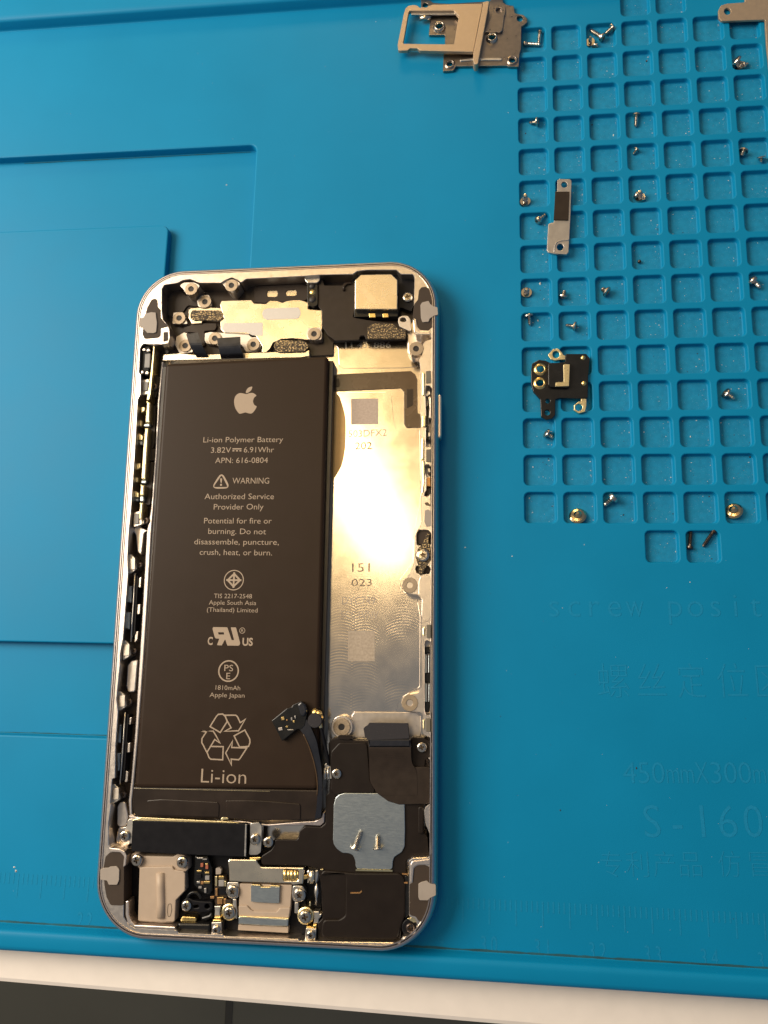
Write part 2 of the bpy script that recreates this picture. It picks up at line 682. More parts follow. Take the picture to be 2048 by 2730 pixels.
mat_root = thing('repair_mat', 'blue silicone repair mat with screw pockets, ruler and recessed trays on white desk', 'mat', (20, 50, ZD))
YB, YT, XL, XR = -55.1, 154.0, -170.0, 112.0
bm = bmesh.new()
rect = lambda x0, y0, x1, y1: [Vector((x0, y0)), Vector((x1, y0)), Vector((x1, y1)), Vector((x0, y1))]
outer = fillet_arc(rect(XL, YB, XR, YT), 3.0, 5)
recY1 = at(0, 421, 0).y
recX1 = at(683, 400, 0).x
recess = fillet_arc(rect(XL + 6, -19.0, recX1, recY1), 1.6, 5)
PITCH, GX0, GY0, HOLE, PZ = 8.0, 13.25, 136.95, 6.5, -1.2
pockets = [(c, r) for r in range(0, 15) for c in range(8)] + [(3, -1), (4, -1), (3, 15), (4, 15)]


def pocket_rect(c, r, d=0.0):
    x, y = GX0 + c * PITCH, GY0 - (r - 1) * PITCH
    return rect(x + d, y - HOLE + d, x + HOLE - d, y - d)


loops = [ring_verts(bm, outer, 0)]
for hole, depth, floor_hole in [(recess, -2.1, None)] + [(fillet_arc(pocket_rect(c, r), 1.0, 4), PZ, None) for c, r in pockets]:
    big = depth < -2
    b1 = 0.35 if big else 0.22
    r0 = ring_verts(bm, offset(hole, -b1), 0)
    r1 = ring_verts(bm, offset(hole, -b1 * 0.3), -b1 * 0.3)
    r2 = ring_verts(bm, hole, -b1)
    r3 = ring_verts(bm, offset(hole, 0.12), depth + 0.15)
    r4 = ring_verts(bm, offset(hole, 0.28), depth)
    bridge(bm, r0, r1)
    bridge(bm, r1, r2)
    bridge(bm, r2, r3)
    bridge(bm, r3, r4)
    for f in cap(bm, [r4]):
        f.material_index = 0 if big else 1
    loops.append(r0)
cap(bm, loops)
# raised platform inside the recess
platX = at(447, 640, 0).x
prism_bm(bm, fillet_arc(rect(XL + 14, 0.3, platX, at(450, 599, 0).y), 1.8, 5), -2.2, 0.0, 0.3)
# raised rounded border and outer side
prev = loops[0]
for d, z in ((-0.12, 0.1), (-0.25, 0.5), (-0.6, 2.1), (-0.85, 2.55), (-1.4, 2.78), (-2.2, 2.82), (-4.4, 2.8), (-5.2, 2.65), (-5.9, 2.2), (-6.3, 1.4), (-6.4, ZD + 0.02)):
    cur = ring_verts(bm, offset(outer, d), z)
    if d < -3:
        for v in cur:
            if v.co.y > 150:
                v.co.y += 9                      # the far border is the widest
    for v in cur:
        if v.co.y < YB:                      # the near border is the narrowest
            v.co.y = YB - (YB - v.co.y) * 0.72
    for f in bridge(bm, prev, cur):
        f.smooth = True
    prev = cur
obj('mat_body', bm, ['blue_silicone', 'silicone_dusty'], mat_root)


def mono(body, crop, x0, x1, yb, cap_px, slope=0.0):
    """a line of evenly spaced embossed letters, each letter one mesh"""
    cw = (x1 - x0) / len(body)
    for i, ch in enumerate(body):
        if ch == ' ':
            continue
        bm = bmesh.new()
        cx = x0 + cw * (i + 0.5)
        y = yb + slope * (cx - x0)
        text_bm(bm, ch, crop, cx - cw * 0.44, y, cx + cw * 0.44, y, cap_px, 0, 0.04, -0.008, 0.95)
        obj('embossed_text', bm, 'silicone_print', mat_root)


mono('screw position', 'V', 335, 335 + 119.5 * 14, 320, 150)
mono('450mmX300mm', 'V', 800, 800 + 85.5 * 11, 1305, 135)
mono('S-160', 'V', 905, 1655, 1625, 205)
for ch, xa, xb in (('螺', 655, 840), ('丝', 890, 1060), ('定', 1130, 1290), ('位', 1365, 1540), ('区', 1595, 1760)):
    bm = bmesh.new()
    text_bm(bm, ch, 'V', xa, 782, xb, 782, 165, 0, 0.04, -0.012)
    obj('embossed_text', bm, 'silicone_print', mat_root)
for ch, xa, xb in (('专', 670, 795), ('利', 822, 955), ('产', 985, 1110), ('品', 1140, 1270), ('仿', 1370, 1500), ('冒', 1555, 1680)):
    bm = bmesh.new()
    text_bm(bm, ch, 'V', xa, 1845, xb, 1848, 125, 0, 0.04, -0.012)
    obj('embossed_text', bm, 'silicone_print', mat_root)

# grime with shade painted into its colour, along the foot of border and tray
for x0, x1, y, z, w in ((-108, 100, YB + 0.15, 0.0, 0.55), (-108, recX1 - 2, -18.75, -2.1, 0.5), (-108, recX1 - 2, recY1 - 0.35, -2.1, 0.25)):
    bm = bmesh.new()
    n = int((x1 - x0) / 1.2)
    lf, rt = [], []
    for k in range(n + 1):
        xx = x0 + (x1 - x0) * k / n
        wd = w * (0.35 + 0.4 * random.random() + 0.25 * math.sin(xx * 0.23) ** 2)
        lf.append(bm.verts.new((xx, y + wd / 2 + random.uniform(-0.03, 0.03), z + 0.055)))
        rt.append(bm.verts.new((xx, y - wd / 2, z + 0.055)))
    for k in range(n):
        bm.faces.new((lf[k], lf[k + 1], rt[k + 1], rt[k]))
    obj('grime_shade_line', bm, 'mat_dirt_shade', mat_root)
bm = bmesh.new()
yt = at(*px('X', 140, 172), 0).y
ym = at(*px('X', 140, 228), 0).y
yl = at(*px('X', 140, 300), 0).y
for k in range(-4 * 0, 361):
    x = 5.44 + (k - 300) * 0.995
    if x < -100 or x > 70:
        continue
    yy = yl if k % 5 == 0 else ym
    flat_bm(bm, [rect(x - 0.13, yy, x + 0.13, yt)], 0.03)
for k in range(22, 37):
    x = 5.44 + (k - 30) * 9.95
    for i, ch in enumerate(str(k)):
        c0 = Vector((x - 1.75 + i * 1.95, yl - 4.9))
        cu0 = bm
        # digits placed in millimetres
        cu = bpy.data.curves.new('text', 'FONT')
        cu.body = ch
        cu.size = 4.2
        to = bpy.data.objects.new('text', cu)
        COL.objects.link(to)
        bpy.context.view_layer.update()
        me = bpy.data.meshes.new_from_object(to.evaluated_get(bpy.context.evaluated_depsgraph_get()))
        bpy.data.objects.remove(to)
        vs = [bm.verts.new((c0.x + v.co.x * 0.62, c0.y + v.co.y, 0.03)) for v in me.vertices]
        for p in me.polygons:
            bm.faces.new([vs[i2] for i2 in p.vertices])
        bpy.data.meshes.remove(me)
obj('ruler_marks', bm, 'silicone_print', mat_root)

# dust, fibres and flakes of flux on the mat
ORG = Vector((0, 40, 0))
bm, bd = bmesh.new(), bmesh.new()


def fleck(bm, x, y, z, s, el=1.0):
    a = random.random() * PI
    n = 5
    pts = [Vector((x + s * math.cos(2 * PI * k / n + a) * random.uniform(0.6, 1.2) * el, y + s * math.sin(2 * PI * k / n + a) * random.uniform(0.6, 1.2))) for k in range(n)]
    r0 = ring_verts(bm, pts, z)
    t = bm.verts.new((x, y, z + s * 0.7))
    for i in range(n):
        bm.faces.new((r0[i], r0[(i + 1) % n], t))


for c, r in pockets:
    q = pocket_rect(c, r, 0.5)
    for k in range(random.randint(7, 16)):
        fx, fy = random.uniform(q[0].x, q[1].x), random.uniform(q[0].y, q[2].y)
        if random.random() < 0.5:
            fx = q[1].x - random.random() ** 3 * 1.5
        fleck(bm if random.random() < 0.8 else bd, fx, fy, PZ, random.choice((0.03, 0.04, 0.05, 0.06, 0.10)), random.choice((1, 1, 2)))
for k in range(260):
    x, y = random.uniform(-110, 70), random.uniform(-52, 150)
    if x < recX1 + 1 and -20 < y < recY1 + 1:
        continue
    if 12 < x < 79 and 20 < y < 154:
        continue
    if -74 < x < -2 and -57 < y < 86:
        continue
    fleck(bm if random.random() < 0.85 else bd, x, y, 0.0, random.choice((0.03, 0.04, 0.05, 0.07)), random.choice((1, 1, 1.6)))
for s, (x, y) in ((0.22, (38, 2312)), (0.30, (43, 2322)), (0.22, (604, 493)), (0.12, (1002, 58)), (0.12, (1355, 300)), (0.16, (2040 - 800, 1460)),
                  (0.14, (1366, 1483)), (0.12, (1558, 1452)), (0.13, (1840, 1552)), (0.12, (1500, 1621)), (0.1, (1778, 1567))):
    v = at(x, y, 0)
    fleck(bm, v.x, v.y, 0, s, 1.2)
for s, (x, y) in ((0.25, (1697, 2048)), (0.2, (1494, 2160)), (0.12, (1335, 1910)), (0.12, (1955, 2450))):
    v = at(x, y, 0)
    fleck(bd, v.x, v.y, 0, s, 0.6)
for s, c, (x, y) in ((0.42, 'R', (195, 762)), (0.28, 'R', (180, 1000)), (0.3, 'S', (125, 1080)), (0.22, 'S', (148, 880)), (0.25, 'S', (1160, 685)), (0.25, 'Q', (665, 868)), (0.2, 'Q', (1130, 858)), (0.2, 'S', (1065, 1425))):
    v = at(*px(c, x, y), PZ)
    fleck(bm, v.x, v.y, PZ, s, 0.7)
for s, c, (x, y) in ((0.3, 'Q', (878, 392)), (0.2, 'Q', (402, 376)), (0.22, 'Q', (527, 803)), (0.25, 'Q', (100, 857)), (0.3, 'S', (1543, 815)), (0.22, 'S', (728, 1188)), (0.2, 'S', (1280, 1070)), (0.2, 'S', (1297, 1470))):
    v = at(*px(c, x, y), PZ)
    fleck(bd, v.x, v.y, PZ, s, 0.8)
tag(obj('dust_specks', bm, 'dust'), 'pale dust specks and flakes scattered over the blue mat', kind='stuff')
tag(obj('dark_specks', bd, 'dark_dust'), 'dark dirt specks scattered over the blue mat', kind='stuff')
bm = bmesh.new()
v = at(*px('R', 828, 627), PZ)
lathe_bm(bm, [(0, 0), (0.25, 0.1), (0.42, 0.42), (0.3, 0.75), (0, 0.85)], 12, Matrix.Translation((v.x, v.y, PZ)))
ORG = Vector((v.x, v.y, PZ))
tag(obj('solder_ball', bm, 'screw_dark', smooth=True), 'tiny dark ball alone in a pocket right of the black padded bracket', 'ball')
# ------------------------------------------------------------------ the phone
PH0 = Vector((-37.8, 14.25, 0))
phone = thing('smartphone', 'opened silver smartphone without display, its battery and inner parts bare, lying on blue mat', 'smartphone', PH0)
back_plate_material()
ZT, ZF = 5.7, 1.2            # ledge level, inner floor level


def line2(a, b):
    return a, b


def qcorner(l1, l2):
    d1, d2 = l1[1] - l1[0], l2[1] - l2[0]
    den = d1.x * d2.y - d1.y * d2.x
    t = ((l2[0].x - l1[0].x) * d2.y - (l2[0].y - l1[0].y) * d2.x) / den
    return l1[0] + d1 * t


Lh, Rh = P('p 365,900 268,2300', 3.4), P('p 1172,1000 1168,2300', 3.4)
Th, Bh = P('p 600,724.5 1020,706', 3.4), P('p 500,2505 1000,2530', 3.4)
quad = [qcorner(Lh, Bh), qcorner(Rh, Bh), qcorner(Rh, Th), qcorner(Lh, Th)]
out = fillet_arc(ccw(quad), 11.0, 18)

OPEN = ('A 331,524 332,330 352,288 480,268 530,242 600,232 650,250 690,268 900,268 945,238 1000,216 1060,238 1090,268 1140,230 1659,205 '
        'B 275,190 580,185 622,155 720,143 1000,143 1045,185 1160,185 1173,210 1165,600 1160,735 1185,765 1330,770 1335,808 1275,826 1248,862 1247,950 1215,1000 1226,1060 1226,1530 '
        'C 935,700 930,1400 940,1480 940,1690 905,1760 878,1810 872,2060 840,2150 D 815,535 786,590 803,650 850,676 940,688 972,730 972,1600 940,1650 840,1668 785,1720 785,1790 '
        '850,1835 960,1840 985,1880 985,2060 1050,2085 1068,2150 J 1440,470 1440,545 1415,560 1440,580 1440,640 1435,930 1395,960 1385,1000 1400,1110 1435,1200 1440,1340 1420,1370 1290,1375 1262,1400 1262,1860 1310,1872 1328,1925 1308,1985 1262,2012 1212,2022 1185,2070 '
        'H 1560,1402 1240,1392 1225,1370 200,1328 165,1300 G 1100,1452 800,1440 770,1408 392,1392 320,1350 282,1290 282,830 296,780 286,690 255,655 175,640 142,612 140,400 165,230 150,215 '
        'F 100,2170 118,1960 140,1960 145,1700 165,1430 152,1330 180,1050 182,960 205,850 245,330 240,200 250,0 '
        'E 130,1920 135,1830 170,1330 175,1230 205,700 235,650 240,420 218,400 230,120 255,80 G 0,0')
OPEN = OPEN.rsplit(' G', 1)[0]
OPEN += ' E 280,70 A 205,855 330,862 390,850 408,800 405,705 335,700 325,760 320,790 240,800'
OPEN = OPEN.replace(' A 205,855 330,862 390,850 408,800 405,705 335,700 325,760 320,790 240,800', ' A 250,868 390,855 409,800 406,710 380,665 340,615')
opn = fillet(P(OPEN, ZT), 0.5, 4)

# openings in the right rail (level ZT) that hold the button and bracket parts
SLOTS = ['C 985,385 1020,388 1040,420 1038,940 1015,970 980,965 985,700 975,420',
         'C 975,1133 1015,1138 1036,1180 1034,1400 1000,1440 960,1432 985,1380 988,1250 970,1200',
         'C 905,1758 1005,1760 1030,1790 1026,1900 985,1915 945,1905 898,1900 893,1790',
         'D 922,400 1040,398 1060,430 1050,475 985,480 925,470 915,430',
         'D 1012,1135 1050,1140 1071,1180 1068,1840 1045,1868 1010,1860 1003,1800 1003,1180']
bm = bmesh.new()
prof = [(2.9, 0.0), (1.5, 0.25), (0.7, 0.9), (0.2, 2.0), (0.0, 3.3), (0.08, 4.3), (0.32, 5.1), (0.62, 5.6), (0.85, 5.82),
        (1.0, 5.92), (1.12, 5.92), (1.17, 5.66), (1.30, 5.66), (1.35, 5.9), (1.5, 5.9), (1.56, ZT)]
prev = None
for d, z in prof:
    cur = ring_verts(bm, offset(out, d), z)
    if prev:
        for f in bridge(bm, prev, cur):
            f.material_index = 2 if abs(z - 5.66) < 0.01 and prev[0].co.z < 5.7 else (0 if z == ZT else 1)
    prev = cur
bot = ring_verts(bm, offset(out, 2.9), 0.0)
cap(bm, [bot])
lps = [prev]
for hole, depth in [(opn, ZF - 0.3)] + [(fillet(P(s, ZT), 0.4, 3), 2.6) for s in SLOTS]:
    hole = ccw(hole)
    r0 = ring_verts(bm, offset(hole, -0.10), ZT)
    r1 = ring_verts(bm, hole, ZT - 0.10)
    r2 = ring_verts(bm, hole, depth)
    bridge(bm, r0, r1)
    bridge(bm, r1, r2)
    if depth > 2:
        cap(bm, [r2])
    lps.append(r0)
cap(bm, lps)
obj('housing', bm, ['rail_metal', 'frame_silver', 'edge_black'], phone)


def part(name, pts, z0, z1, m, **k):
    return prism(name, pts, z0, z1, m, phone, **k)


def spart(parent, name, pts, z0, z1, m, **k):
    return prism(name, pts, z0, z1, m, parent, **k)


bm = bmesh.new()
prism_bm(bm, offset(out, 2.6), 0.6, ZF, 0)
plate = obj('back_plate', bm, 'back_plate_metal', phone)

# ---- corner inserts (plastic antenna windows) and their pale patches
for pts, patch in (('A 175,560 190,500 230,430 260,416 288,430 292,500 320,528 320,600 350,640 400,690 330,700 322,770 300,795 165,808 143,760 150,700 140,640',
                    'A 178,560 230,548 272,552 276,600 284,650 276,740 250,750 190,748 165,720 140,690 118,690 118,605 150,600'),
                   ('B 1205,430 1215,340 1240,308 1275,303 1310,320 1335,400 1362,500 1362,600 1345,690 1310,725 1225,720 1200,690 1190,620 1155,600 1170,470',
                    'B 1230,480 1245,455 1310,438 1325,470 1362,495 1395,500 1400,575 1365,580 1320,610 1310,640 1250,645 1235,600'),
                   ('G 110,720 150,680 230,668 275,690 288,740 286,820 283,1180 240,1180 160,1178 120,1100 100,985 95,900 92,820',
                    'G 60,838 105,826 140,825 150,815 215,810 240,840 238,940 220,985 140,985 125,945 60,938'),
                   ('K 1118,1120 1130,1070 1180,1038 1270,1035 1330,1060 1358,1110 1360,1270 1375,1420 1365,1560 1330,1700 1290,1790 1220,1800 1180,1780 1150,1730 1065,1710 1068,1285 1110,1275',
                    'K 1185,1290 1230,1265 1300,1248 1330,1278 1365,1292 1420,1300 1420,1445 1350,1475 1310,1512 1200,1510 1185,1470')):
    w = part('antenna_window', pts, 2.0, ZT + 0.06, 'insert_plastic', r=0.6, bev=0.05)
    spart(w, 'antenna_patch', patch, ZT - 0.2, ZT + 0.32, 'antenna_patch', r=0.3, bev=0.06)

# ---- top end: dark taped recess, shield plates, stand-offs
part('recess_tape', 'A 334,330 360,290 1659,215 B 1160,190 1160,600 1100,700 1095,800 420,825 395,830 390,960 A 1659,975 335,1000 420,900 420,700', ZF - 0.1, 1.9, 'brown_tape', r=0.3)
part('shield_plate', 'A 890,475 905,440 1190,432 1215,465 1330,470 1370,437 1440,440 1490,458 1530,442 1590,432 1659,432 B 130,450 150,462 148,520 282,532 285,700 270,800 145,815 0,800 A 1480,808 1400,842 1370,900 1330,938 '
     '1290,930 1300,880 1240,780 1190,760 930,745 898,715 893,640 930,610', 1.8, 3.2, 'shield_metal', r=0.3, bev=0.08)
part('terminal_plate', 'A 745,750 800,738 930,748 1150,748 1192,787 1280,790 1297,830 1282,880 1238,925 1140,930 1100,865 870,868 760,850 742,820', 1.8, 2.9, 'pad_metal', r=0.3, bev=0.08)
part('frosted_pad', 'A 925,655 1300,650 1302,775 1200,770 1150,744 940,742 912,715', 3.0, 3.24, 'frosted_patch', r=0.15, bev=0.02)
part('frosted_pad', 'A 1295,560 1310,525 1345,512 1659,505 B 55,505 75,530 78,570 60,605 30,612 A 1345,622 1310,608', 3.0, 3.25, 'frosted_patch', r=0.5, bev=0.02)
part('foam_plate', 'A 590,525 610,512 690,505 740,518 800,505 910,510 922,535 912,635 720,632 712,655 620,660 588,600', 1.8, 2.9, 'shield_metal', r=0.3)
part('foam_pad', 'A 605,560 625,530 895,532 920,560 918,605 890,625 640,625 605,605', 2.8, 3.25, 'gold_foam', r=0.5)
part('foam_pad', 'A 1405,870 1425,832 1460,818 1659,822 B 115,826 148,860 148,895 115,925 A 1460,932 1420,915', 3.0, 3.5, 'gold_foam', r=0.6)
part('corner_plate', 'A 440,552 532,548 548,590 582,662 430,662', 1.8, 2.9, 'pad_metal', r=0.3)
part('corner_plate', 'A 668,440 702,388 780,380 810,430 810,490 740,515 682,495', 1.8, 3.0, 'pad_metal', r=0.5)
part('corner_plate', 'A 470,785 545,742 572,752 632,932 505,948 455,862', 1.8, 2.9, 'pad_metal', r=0.3)
part('corner_plate', 'A 500,290 545,262 640,262 705,292 660,340 625,385 570,380 540,330', 1.8, 5.2, 'pad_metal', r=0.6)
part('corner_plate', 'A 905,268 955,240 1045,240 1088,275 1050,325 1015,362 970,345 935,300', 1.8, 5.2, 'pad_metal', r=0.6)
part('battery_wall', 'A 335,1015 345,955 500,942 663,958 1659,922 B 160,915 165,955 160,972 A 1659,985', ZF - 0.1, 3.0, 'shield_metal', r=0.2, bev=0.12)
part('side_plate', 'B 150,700 270,695 285,755 280,810 220,825 150,810 135,760', 1.8, 3.5, 'pad_metal', r=0.5)
part('slot_frame', 'A 1215,330 1240,300 1659,280 B 140,300 145,420 100,445 A 1620,432 1500,452 1380,432 1330,462 1225,455', 1.8, 2.4, 'brown_plastic', r=0.2,
     holes=['A 1340,370 1352,340 1435,338 1446,365 1440,395 1420,403 1350,402', 'A 1522,362 1535,338 1615,332 1628,355 1625,385 1605,393 1530,392'])
for s in ('A 1340,372 1352,340 1435,338 1446,365 1440,395 1420,403 1350,402', 'A 1522,362 1535,338 1615,332 1628,355 1625,385 1605,393 1530,392'):
    part('slot_window', s, 1.85, 2.2, 'shield_metal', r=0.1, bev=0.03)
bm = bmesh.new()
tube_bm(bm, W3('A 1110,262 1659,232 B 95,228', 3.4), 0.42, 10)
tube_bm(bm, W3('B 270,215 580,205', 3.4), 0.42, 10)
obj('top_bar', bm, 'screw_dark', phone, smooth=True)


def standoff(c, x, y, z, r=1.55, h=1.4, hole=0.62):
    v = at(*px(c, x, y), z)
    bm = bmesh.new()
    n = 28
    outer = [Vector((v.x + (r - (0.07 if k % 2 else 0)) * math.cos(2 * PI * k / n), v.y + (r - (0.07 if k % 2 else 0)) * math.sin(2 * PI * k / n))) for k in range(n)]
    prism_bm(bm, outer, z - h, z, 0.08, [circ(v, hole, 16)])
    o = obj('standoff', bm, 'standoff_brass', phone)
    bm = bmesh.new()
    flat_bm(bm, [circ(v, hole + 0.05, 16)], z - 0.16)
    obj('bore', bm, 'hole_dark', o)


for c, x, y, z in (('A', 612, 325, 5.4), ('A', 1000, 290, 5.4), ('A', 745, 448, 3.3), ('A', 497, 605, 3.2), ('A', 555, 870, 3.2), ('A', 840, 800, 3.2),
                   ('A', 1210, 858, 3.2), ('B', 208, 757, 3.8)):
    standoff(c, x, y, z, 1.5)
standoff('B', 1190, 900, ZT + 0.15, 1.6)
standoff('D', 856, 590, ZT + 0.15, 1.6)
standoff('D', 857, 1748, ZT + 0.15, 1.65)
for c, x, y, r in (('D', 188, 1985, 1.75),):
    v = at(*px(c, x, y), 3.2)
    bm = bmesh.new()
    prism_bm(bm, circ(v, r + 0.45, 24), ZF - 0.1, 2.9, 0.15)
    obj('standoff_boss', bm, 'rail_metal', phone)
    standoff(c, x, y, 3.2, r)

# ---- screws: prototype heads sharing their meshes
SCREW_ME = {}


def screw_mesh(kind, m):
    bm = bmesh.new()
    r, h = (1.2, 0.5)
    if kind == 'phillips':
        cr = []
        for k in range(4):
            a = k * PI / 2
            for da, rr in ((-0.30, 0.62), (0.30, 0.62), (PI / 4, 0.24)):
                cr.append(Vector((rr * math.cos(a + da), rr * math.sin(a + da))))
    else:
        cr = []
        for k in range(20):
            a = 2 * PI * k / 20
            cr.append(Vector((math.cos(a), math.sin(a))) * (0.45 + 0.16 * math.cos(5 * a)))
    n = 28
    loops = []
    prev = None
    for rr, z in ((r, 0), (r, 0.22), (r * 0.96, 0.32), (r * 0.85, 0.42), (r * 0.7, 0.48)):
        cur = ring_verts(bm, circ(Vector((0, 0)), rr, n), z)
        if prev:
            bridge(bm, prev, cur)
        prev = cur
    cr = ccw(cr)
    r0 = ring_verts(bm, cr, 0.49)
    r1 = ring_verts(bm, offset(cr, 0.07), 0.12)
    nf = len(bm.faces)
    bridge(bm, r0, r1)
    cap(bm, [r1])
    bm.faces.ensure_lookup_table()
    for f in bm.faces[nf:]:
        f.material_index = 1
    cap(bm, [prev, r0])
    cap(bm, [[v for v in bm.verts if v.co.z == 0][:n]])
    bmesh.ops.recalc_face_normals(bm, faces=bm.faces[:])
    for v in bm.verts:
        v.co = v.co * U
    me = bpy.data.meshes.new('screw')
    bm.to_mesh(me)
    bm.free()
    me.materials.append(MATS[m])
    me.materials.append(MATS['screw_recess'])
    return me


def screw(c, x, y, z, rpx, kind='phillips', m='screw_steel', rot=0.3, name='screw'):
    key = (kind, m)
    if key not in SCREW_ME:
        SCREW_ME[key] = screw_mesh(kind, m)
    p = px(c, x, y)
    v = at(*p, z + 0.45)
    r = (at(p[0] + rpx / CROPS[c][2], p[1], z + 0.45) - v).length
    o = bpy.data.objects.new(name, SCREW_ME[key])
    COL.objects.link(o)
    o.parent = phone
    o.location = (Vector((v.x, v.y, z)) - PH0) * U
    o.scale = (r / 1.2, r / 1.2, 1)
    o.rotation_euler = (0, 0, rot)
    return o


# ---- rear camera, flash, microphone flex
part('camera_bracket', 'B 575,215 625,190 640,165 720,150 1000,150 1040,190 1165,200 1168,470 1140,540 1035,500 1015,605 580,605', 1.8, 3.4, 'black_satin', r=0.3)
part('camera_flex', 'B 250,235 290,232 305,292 480,292 500,265 560,258 598,265 600,520 580,600 720,625 1000,660 1010,690 1095,718 1092,800 705,808 695,772 650,775 640,815 415,822 340,770 286,685 286,540 248,490', 3.3, 3.75, 'dark_flex', r=0.3)
part('flex_stiffener', 'B 720,700 768,657 968,662 1015,708 1090,716 1088,800 722,802', 3.7, 4.2, 'gold_foam', r=0.2)
cm = part('rear_camera', 'B 600,240 628,216 655,188 950,182 1010,240 1008,522 600,520', 3.3, 5.2, 'shield_metal', r=0.3, bev=0.14, label='square gold-lit metal camera can')
part('camera_socket', 'B 596,500 1012,505 1012,590 596,595', 3.3, 3.9, 'black_gloss', r=0.2)
for s in ('B 735,560 795,560 800,600 740,600', 'B 865,560 920,560 925,598 870,600'):
    part('spring_contact', s, 3.8, 4.2, 'gold', r=0.1)
bm = bmesh.new()
tube_bm(bm, W3('B 495,340 490,305 520,275 570,268', 4.0), 0.30, 8)
obj('flex_fold', bm, 'brown_tape', phone, smooth=True)
screw('B', 1106, 400, 3.5, 50)
fl = part('flash_module', 'B 140,265 240,265 244,400 240,480 200,498 145,480', 2.4, 4.1, 'black_gloss', r=0.4)
for c, x, y, r, m in (('B', 192, 355, 0.72, 'gold'), ('B', 192, 425, 0.85, 'hole_dark'), ('B', 190, 295, 0.75, 'hole_dark')):
    v = at(*px(c, x, y), 4.15)
    bm = bmesh.new()
    lathe_bm(bm, [(r, 0), (r * 0.85, 0.18), (r * 0.4, 0.3), (0, 0.32)], 16, Matrix.Translation((v.x, v.y, 4.05)))
    obj('lens', bm, m, fl, smooth=True)
part('flash_clip', 'B 100,200 145,192 240,190 268,195 262,245 235,268 145,268 125,250', 3.0, 4.6, 'component_tin', r=0.2, bev=0.15)
# lug with an oval eye, right of the camera
part('lug', 'B 1015,640 1020,600 1060,582 1110,585 1135,620 1140,735 1090,715 1030,685', 3.4, 4.3, 'pad_metal', r=0.5,
     holes=[[at(*px('B', 1065 + 32 * math.cos(t * PI / 8), 622 + 22 * math.sin(t * PI / 8)), 4.3).xy for t in range(16)]])
part('corner_bracket', 'B 1100,720 1140,735 1240,800 1245,830 1225,960 1150,985 1110,930 1105,800', ZF - 0.1, 3.0, 'rail_metal', r=0.6, bev=0.2)

# stamped numbers under the flex
for body, x0, x1 in (('1', 508, 524), ('1', 562, 578), ('43', 622, 716), ('·', 745, 765), ('886', 782, 945)):
    bm = bmesh.new()
    text_bm(bm, body, 'B', x0, 893, x1, 891, 60 if body != '·' else 200, ZF + 0.12, 0.04, 0.012)
    obj('stamped_digits', bm, 'component_tin', phone)

# ---- bare back plate area: raised panels, film antenna, etched marks
part('plate_panel', 'B 400,832 1095,830 1110,950 1200,1010 1215,1070 1060,1085 480,1088 448,1060 438,900', ZF - 0.1, ZF + 0.12, 'back_plate_metal', r=0.6, bev=0.05)
part('film_antenna', 'C 97,300 150,276 840,246 885,280 903,330 905,650 950,662 940,782 800,786 776,752 774,445 745,408 97,440', ZF - 0.05, ZF + 0.22, 'brown_film', r=0.5, bev=0.04)
part('film_label', 'C 97,318 160,316 165,395 97,402', ZF + 0.2, ZF + 0.3, 'brown_tape', r=0.1, bev=0.03)
part('film_label', 'C 800,420 862,415 862,570 800,600', ZF + 0.2, ZF + 0.29, 'brown_tape', r=0.1, bev=0.03)
part('plate_panel', 'C 97,470 220,450 600,446 655,480 678,715 700,805 800,868 885,848 925,790 935,1380 925,1520 870,1780 862,2060 D 760,540 770,640 930,720 960,900 955,1590 800,1680 740,1750 730,1830 300,1835 270,1900 50,1960 55,900 90,0 C 60,1400',
     ZF - 0.1, ZF + 0.1, 'back_plate_metal', r=0.5, bev=0.05)
part('adhesive_disc', smooth_closed(P('C 70,475 150,478 185,560 212,660 220,760 218,930 205,1050 175,1160 110,1270 60,1330', ZF + 0.12), 4), ZF, ZF + 0.16, 'clear_film', r=0, bev=0.02)
bm = bmesh.new()
prism_bm(bm, P('C 272,510 530,508 530,752 272,754', ZF + 0.12), ZF, ZF + 0.12, 0)
obj('etched_patch', bm, 'etched', phone)
bm = bmesh.new()
prism_bm(bm, P('D 250,1040 512,1040 512,1336 250,1336', ZF + 0.12), ZF, ZF + 0.12, 0)
obj('etched_patch', bm, 'etched_faint', phone)
for t, m_ in ((('503DFX2', 'C', 247, 876, 612, 862, 68), 'etched'), (('202', 'C', 310, 992, 470, 988, 70), 'etched_dark'), (('151', 'D', 290, 460, 466, 458, 90), 'etched_dark'),
              (('023', 'D', 286, 600, 484, 598, 74), 'etched_dark'), (('DYC749', 'D', 190, 780, 520, 778, 82), 'etched_faint'), (('5CC1VNV', 'D', 180, 922, 550, 920, 82), 'etched_faint')):
    bm = bmesh.new()
    text_bm(bm, *t, ZF + 0.1)
    obj('etched_text', bm, m_, phone)
part('plate_panel', 'D 285,1880 310,1838 930,1842 965,1880 970,2060 940,2085 300,2090 270,2060', ZF, ZF + 0.35, 'rail_metal', r=0.6, bev=0.08)

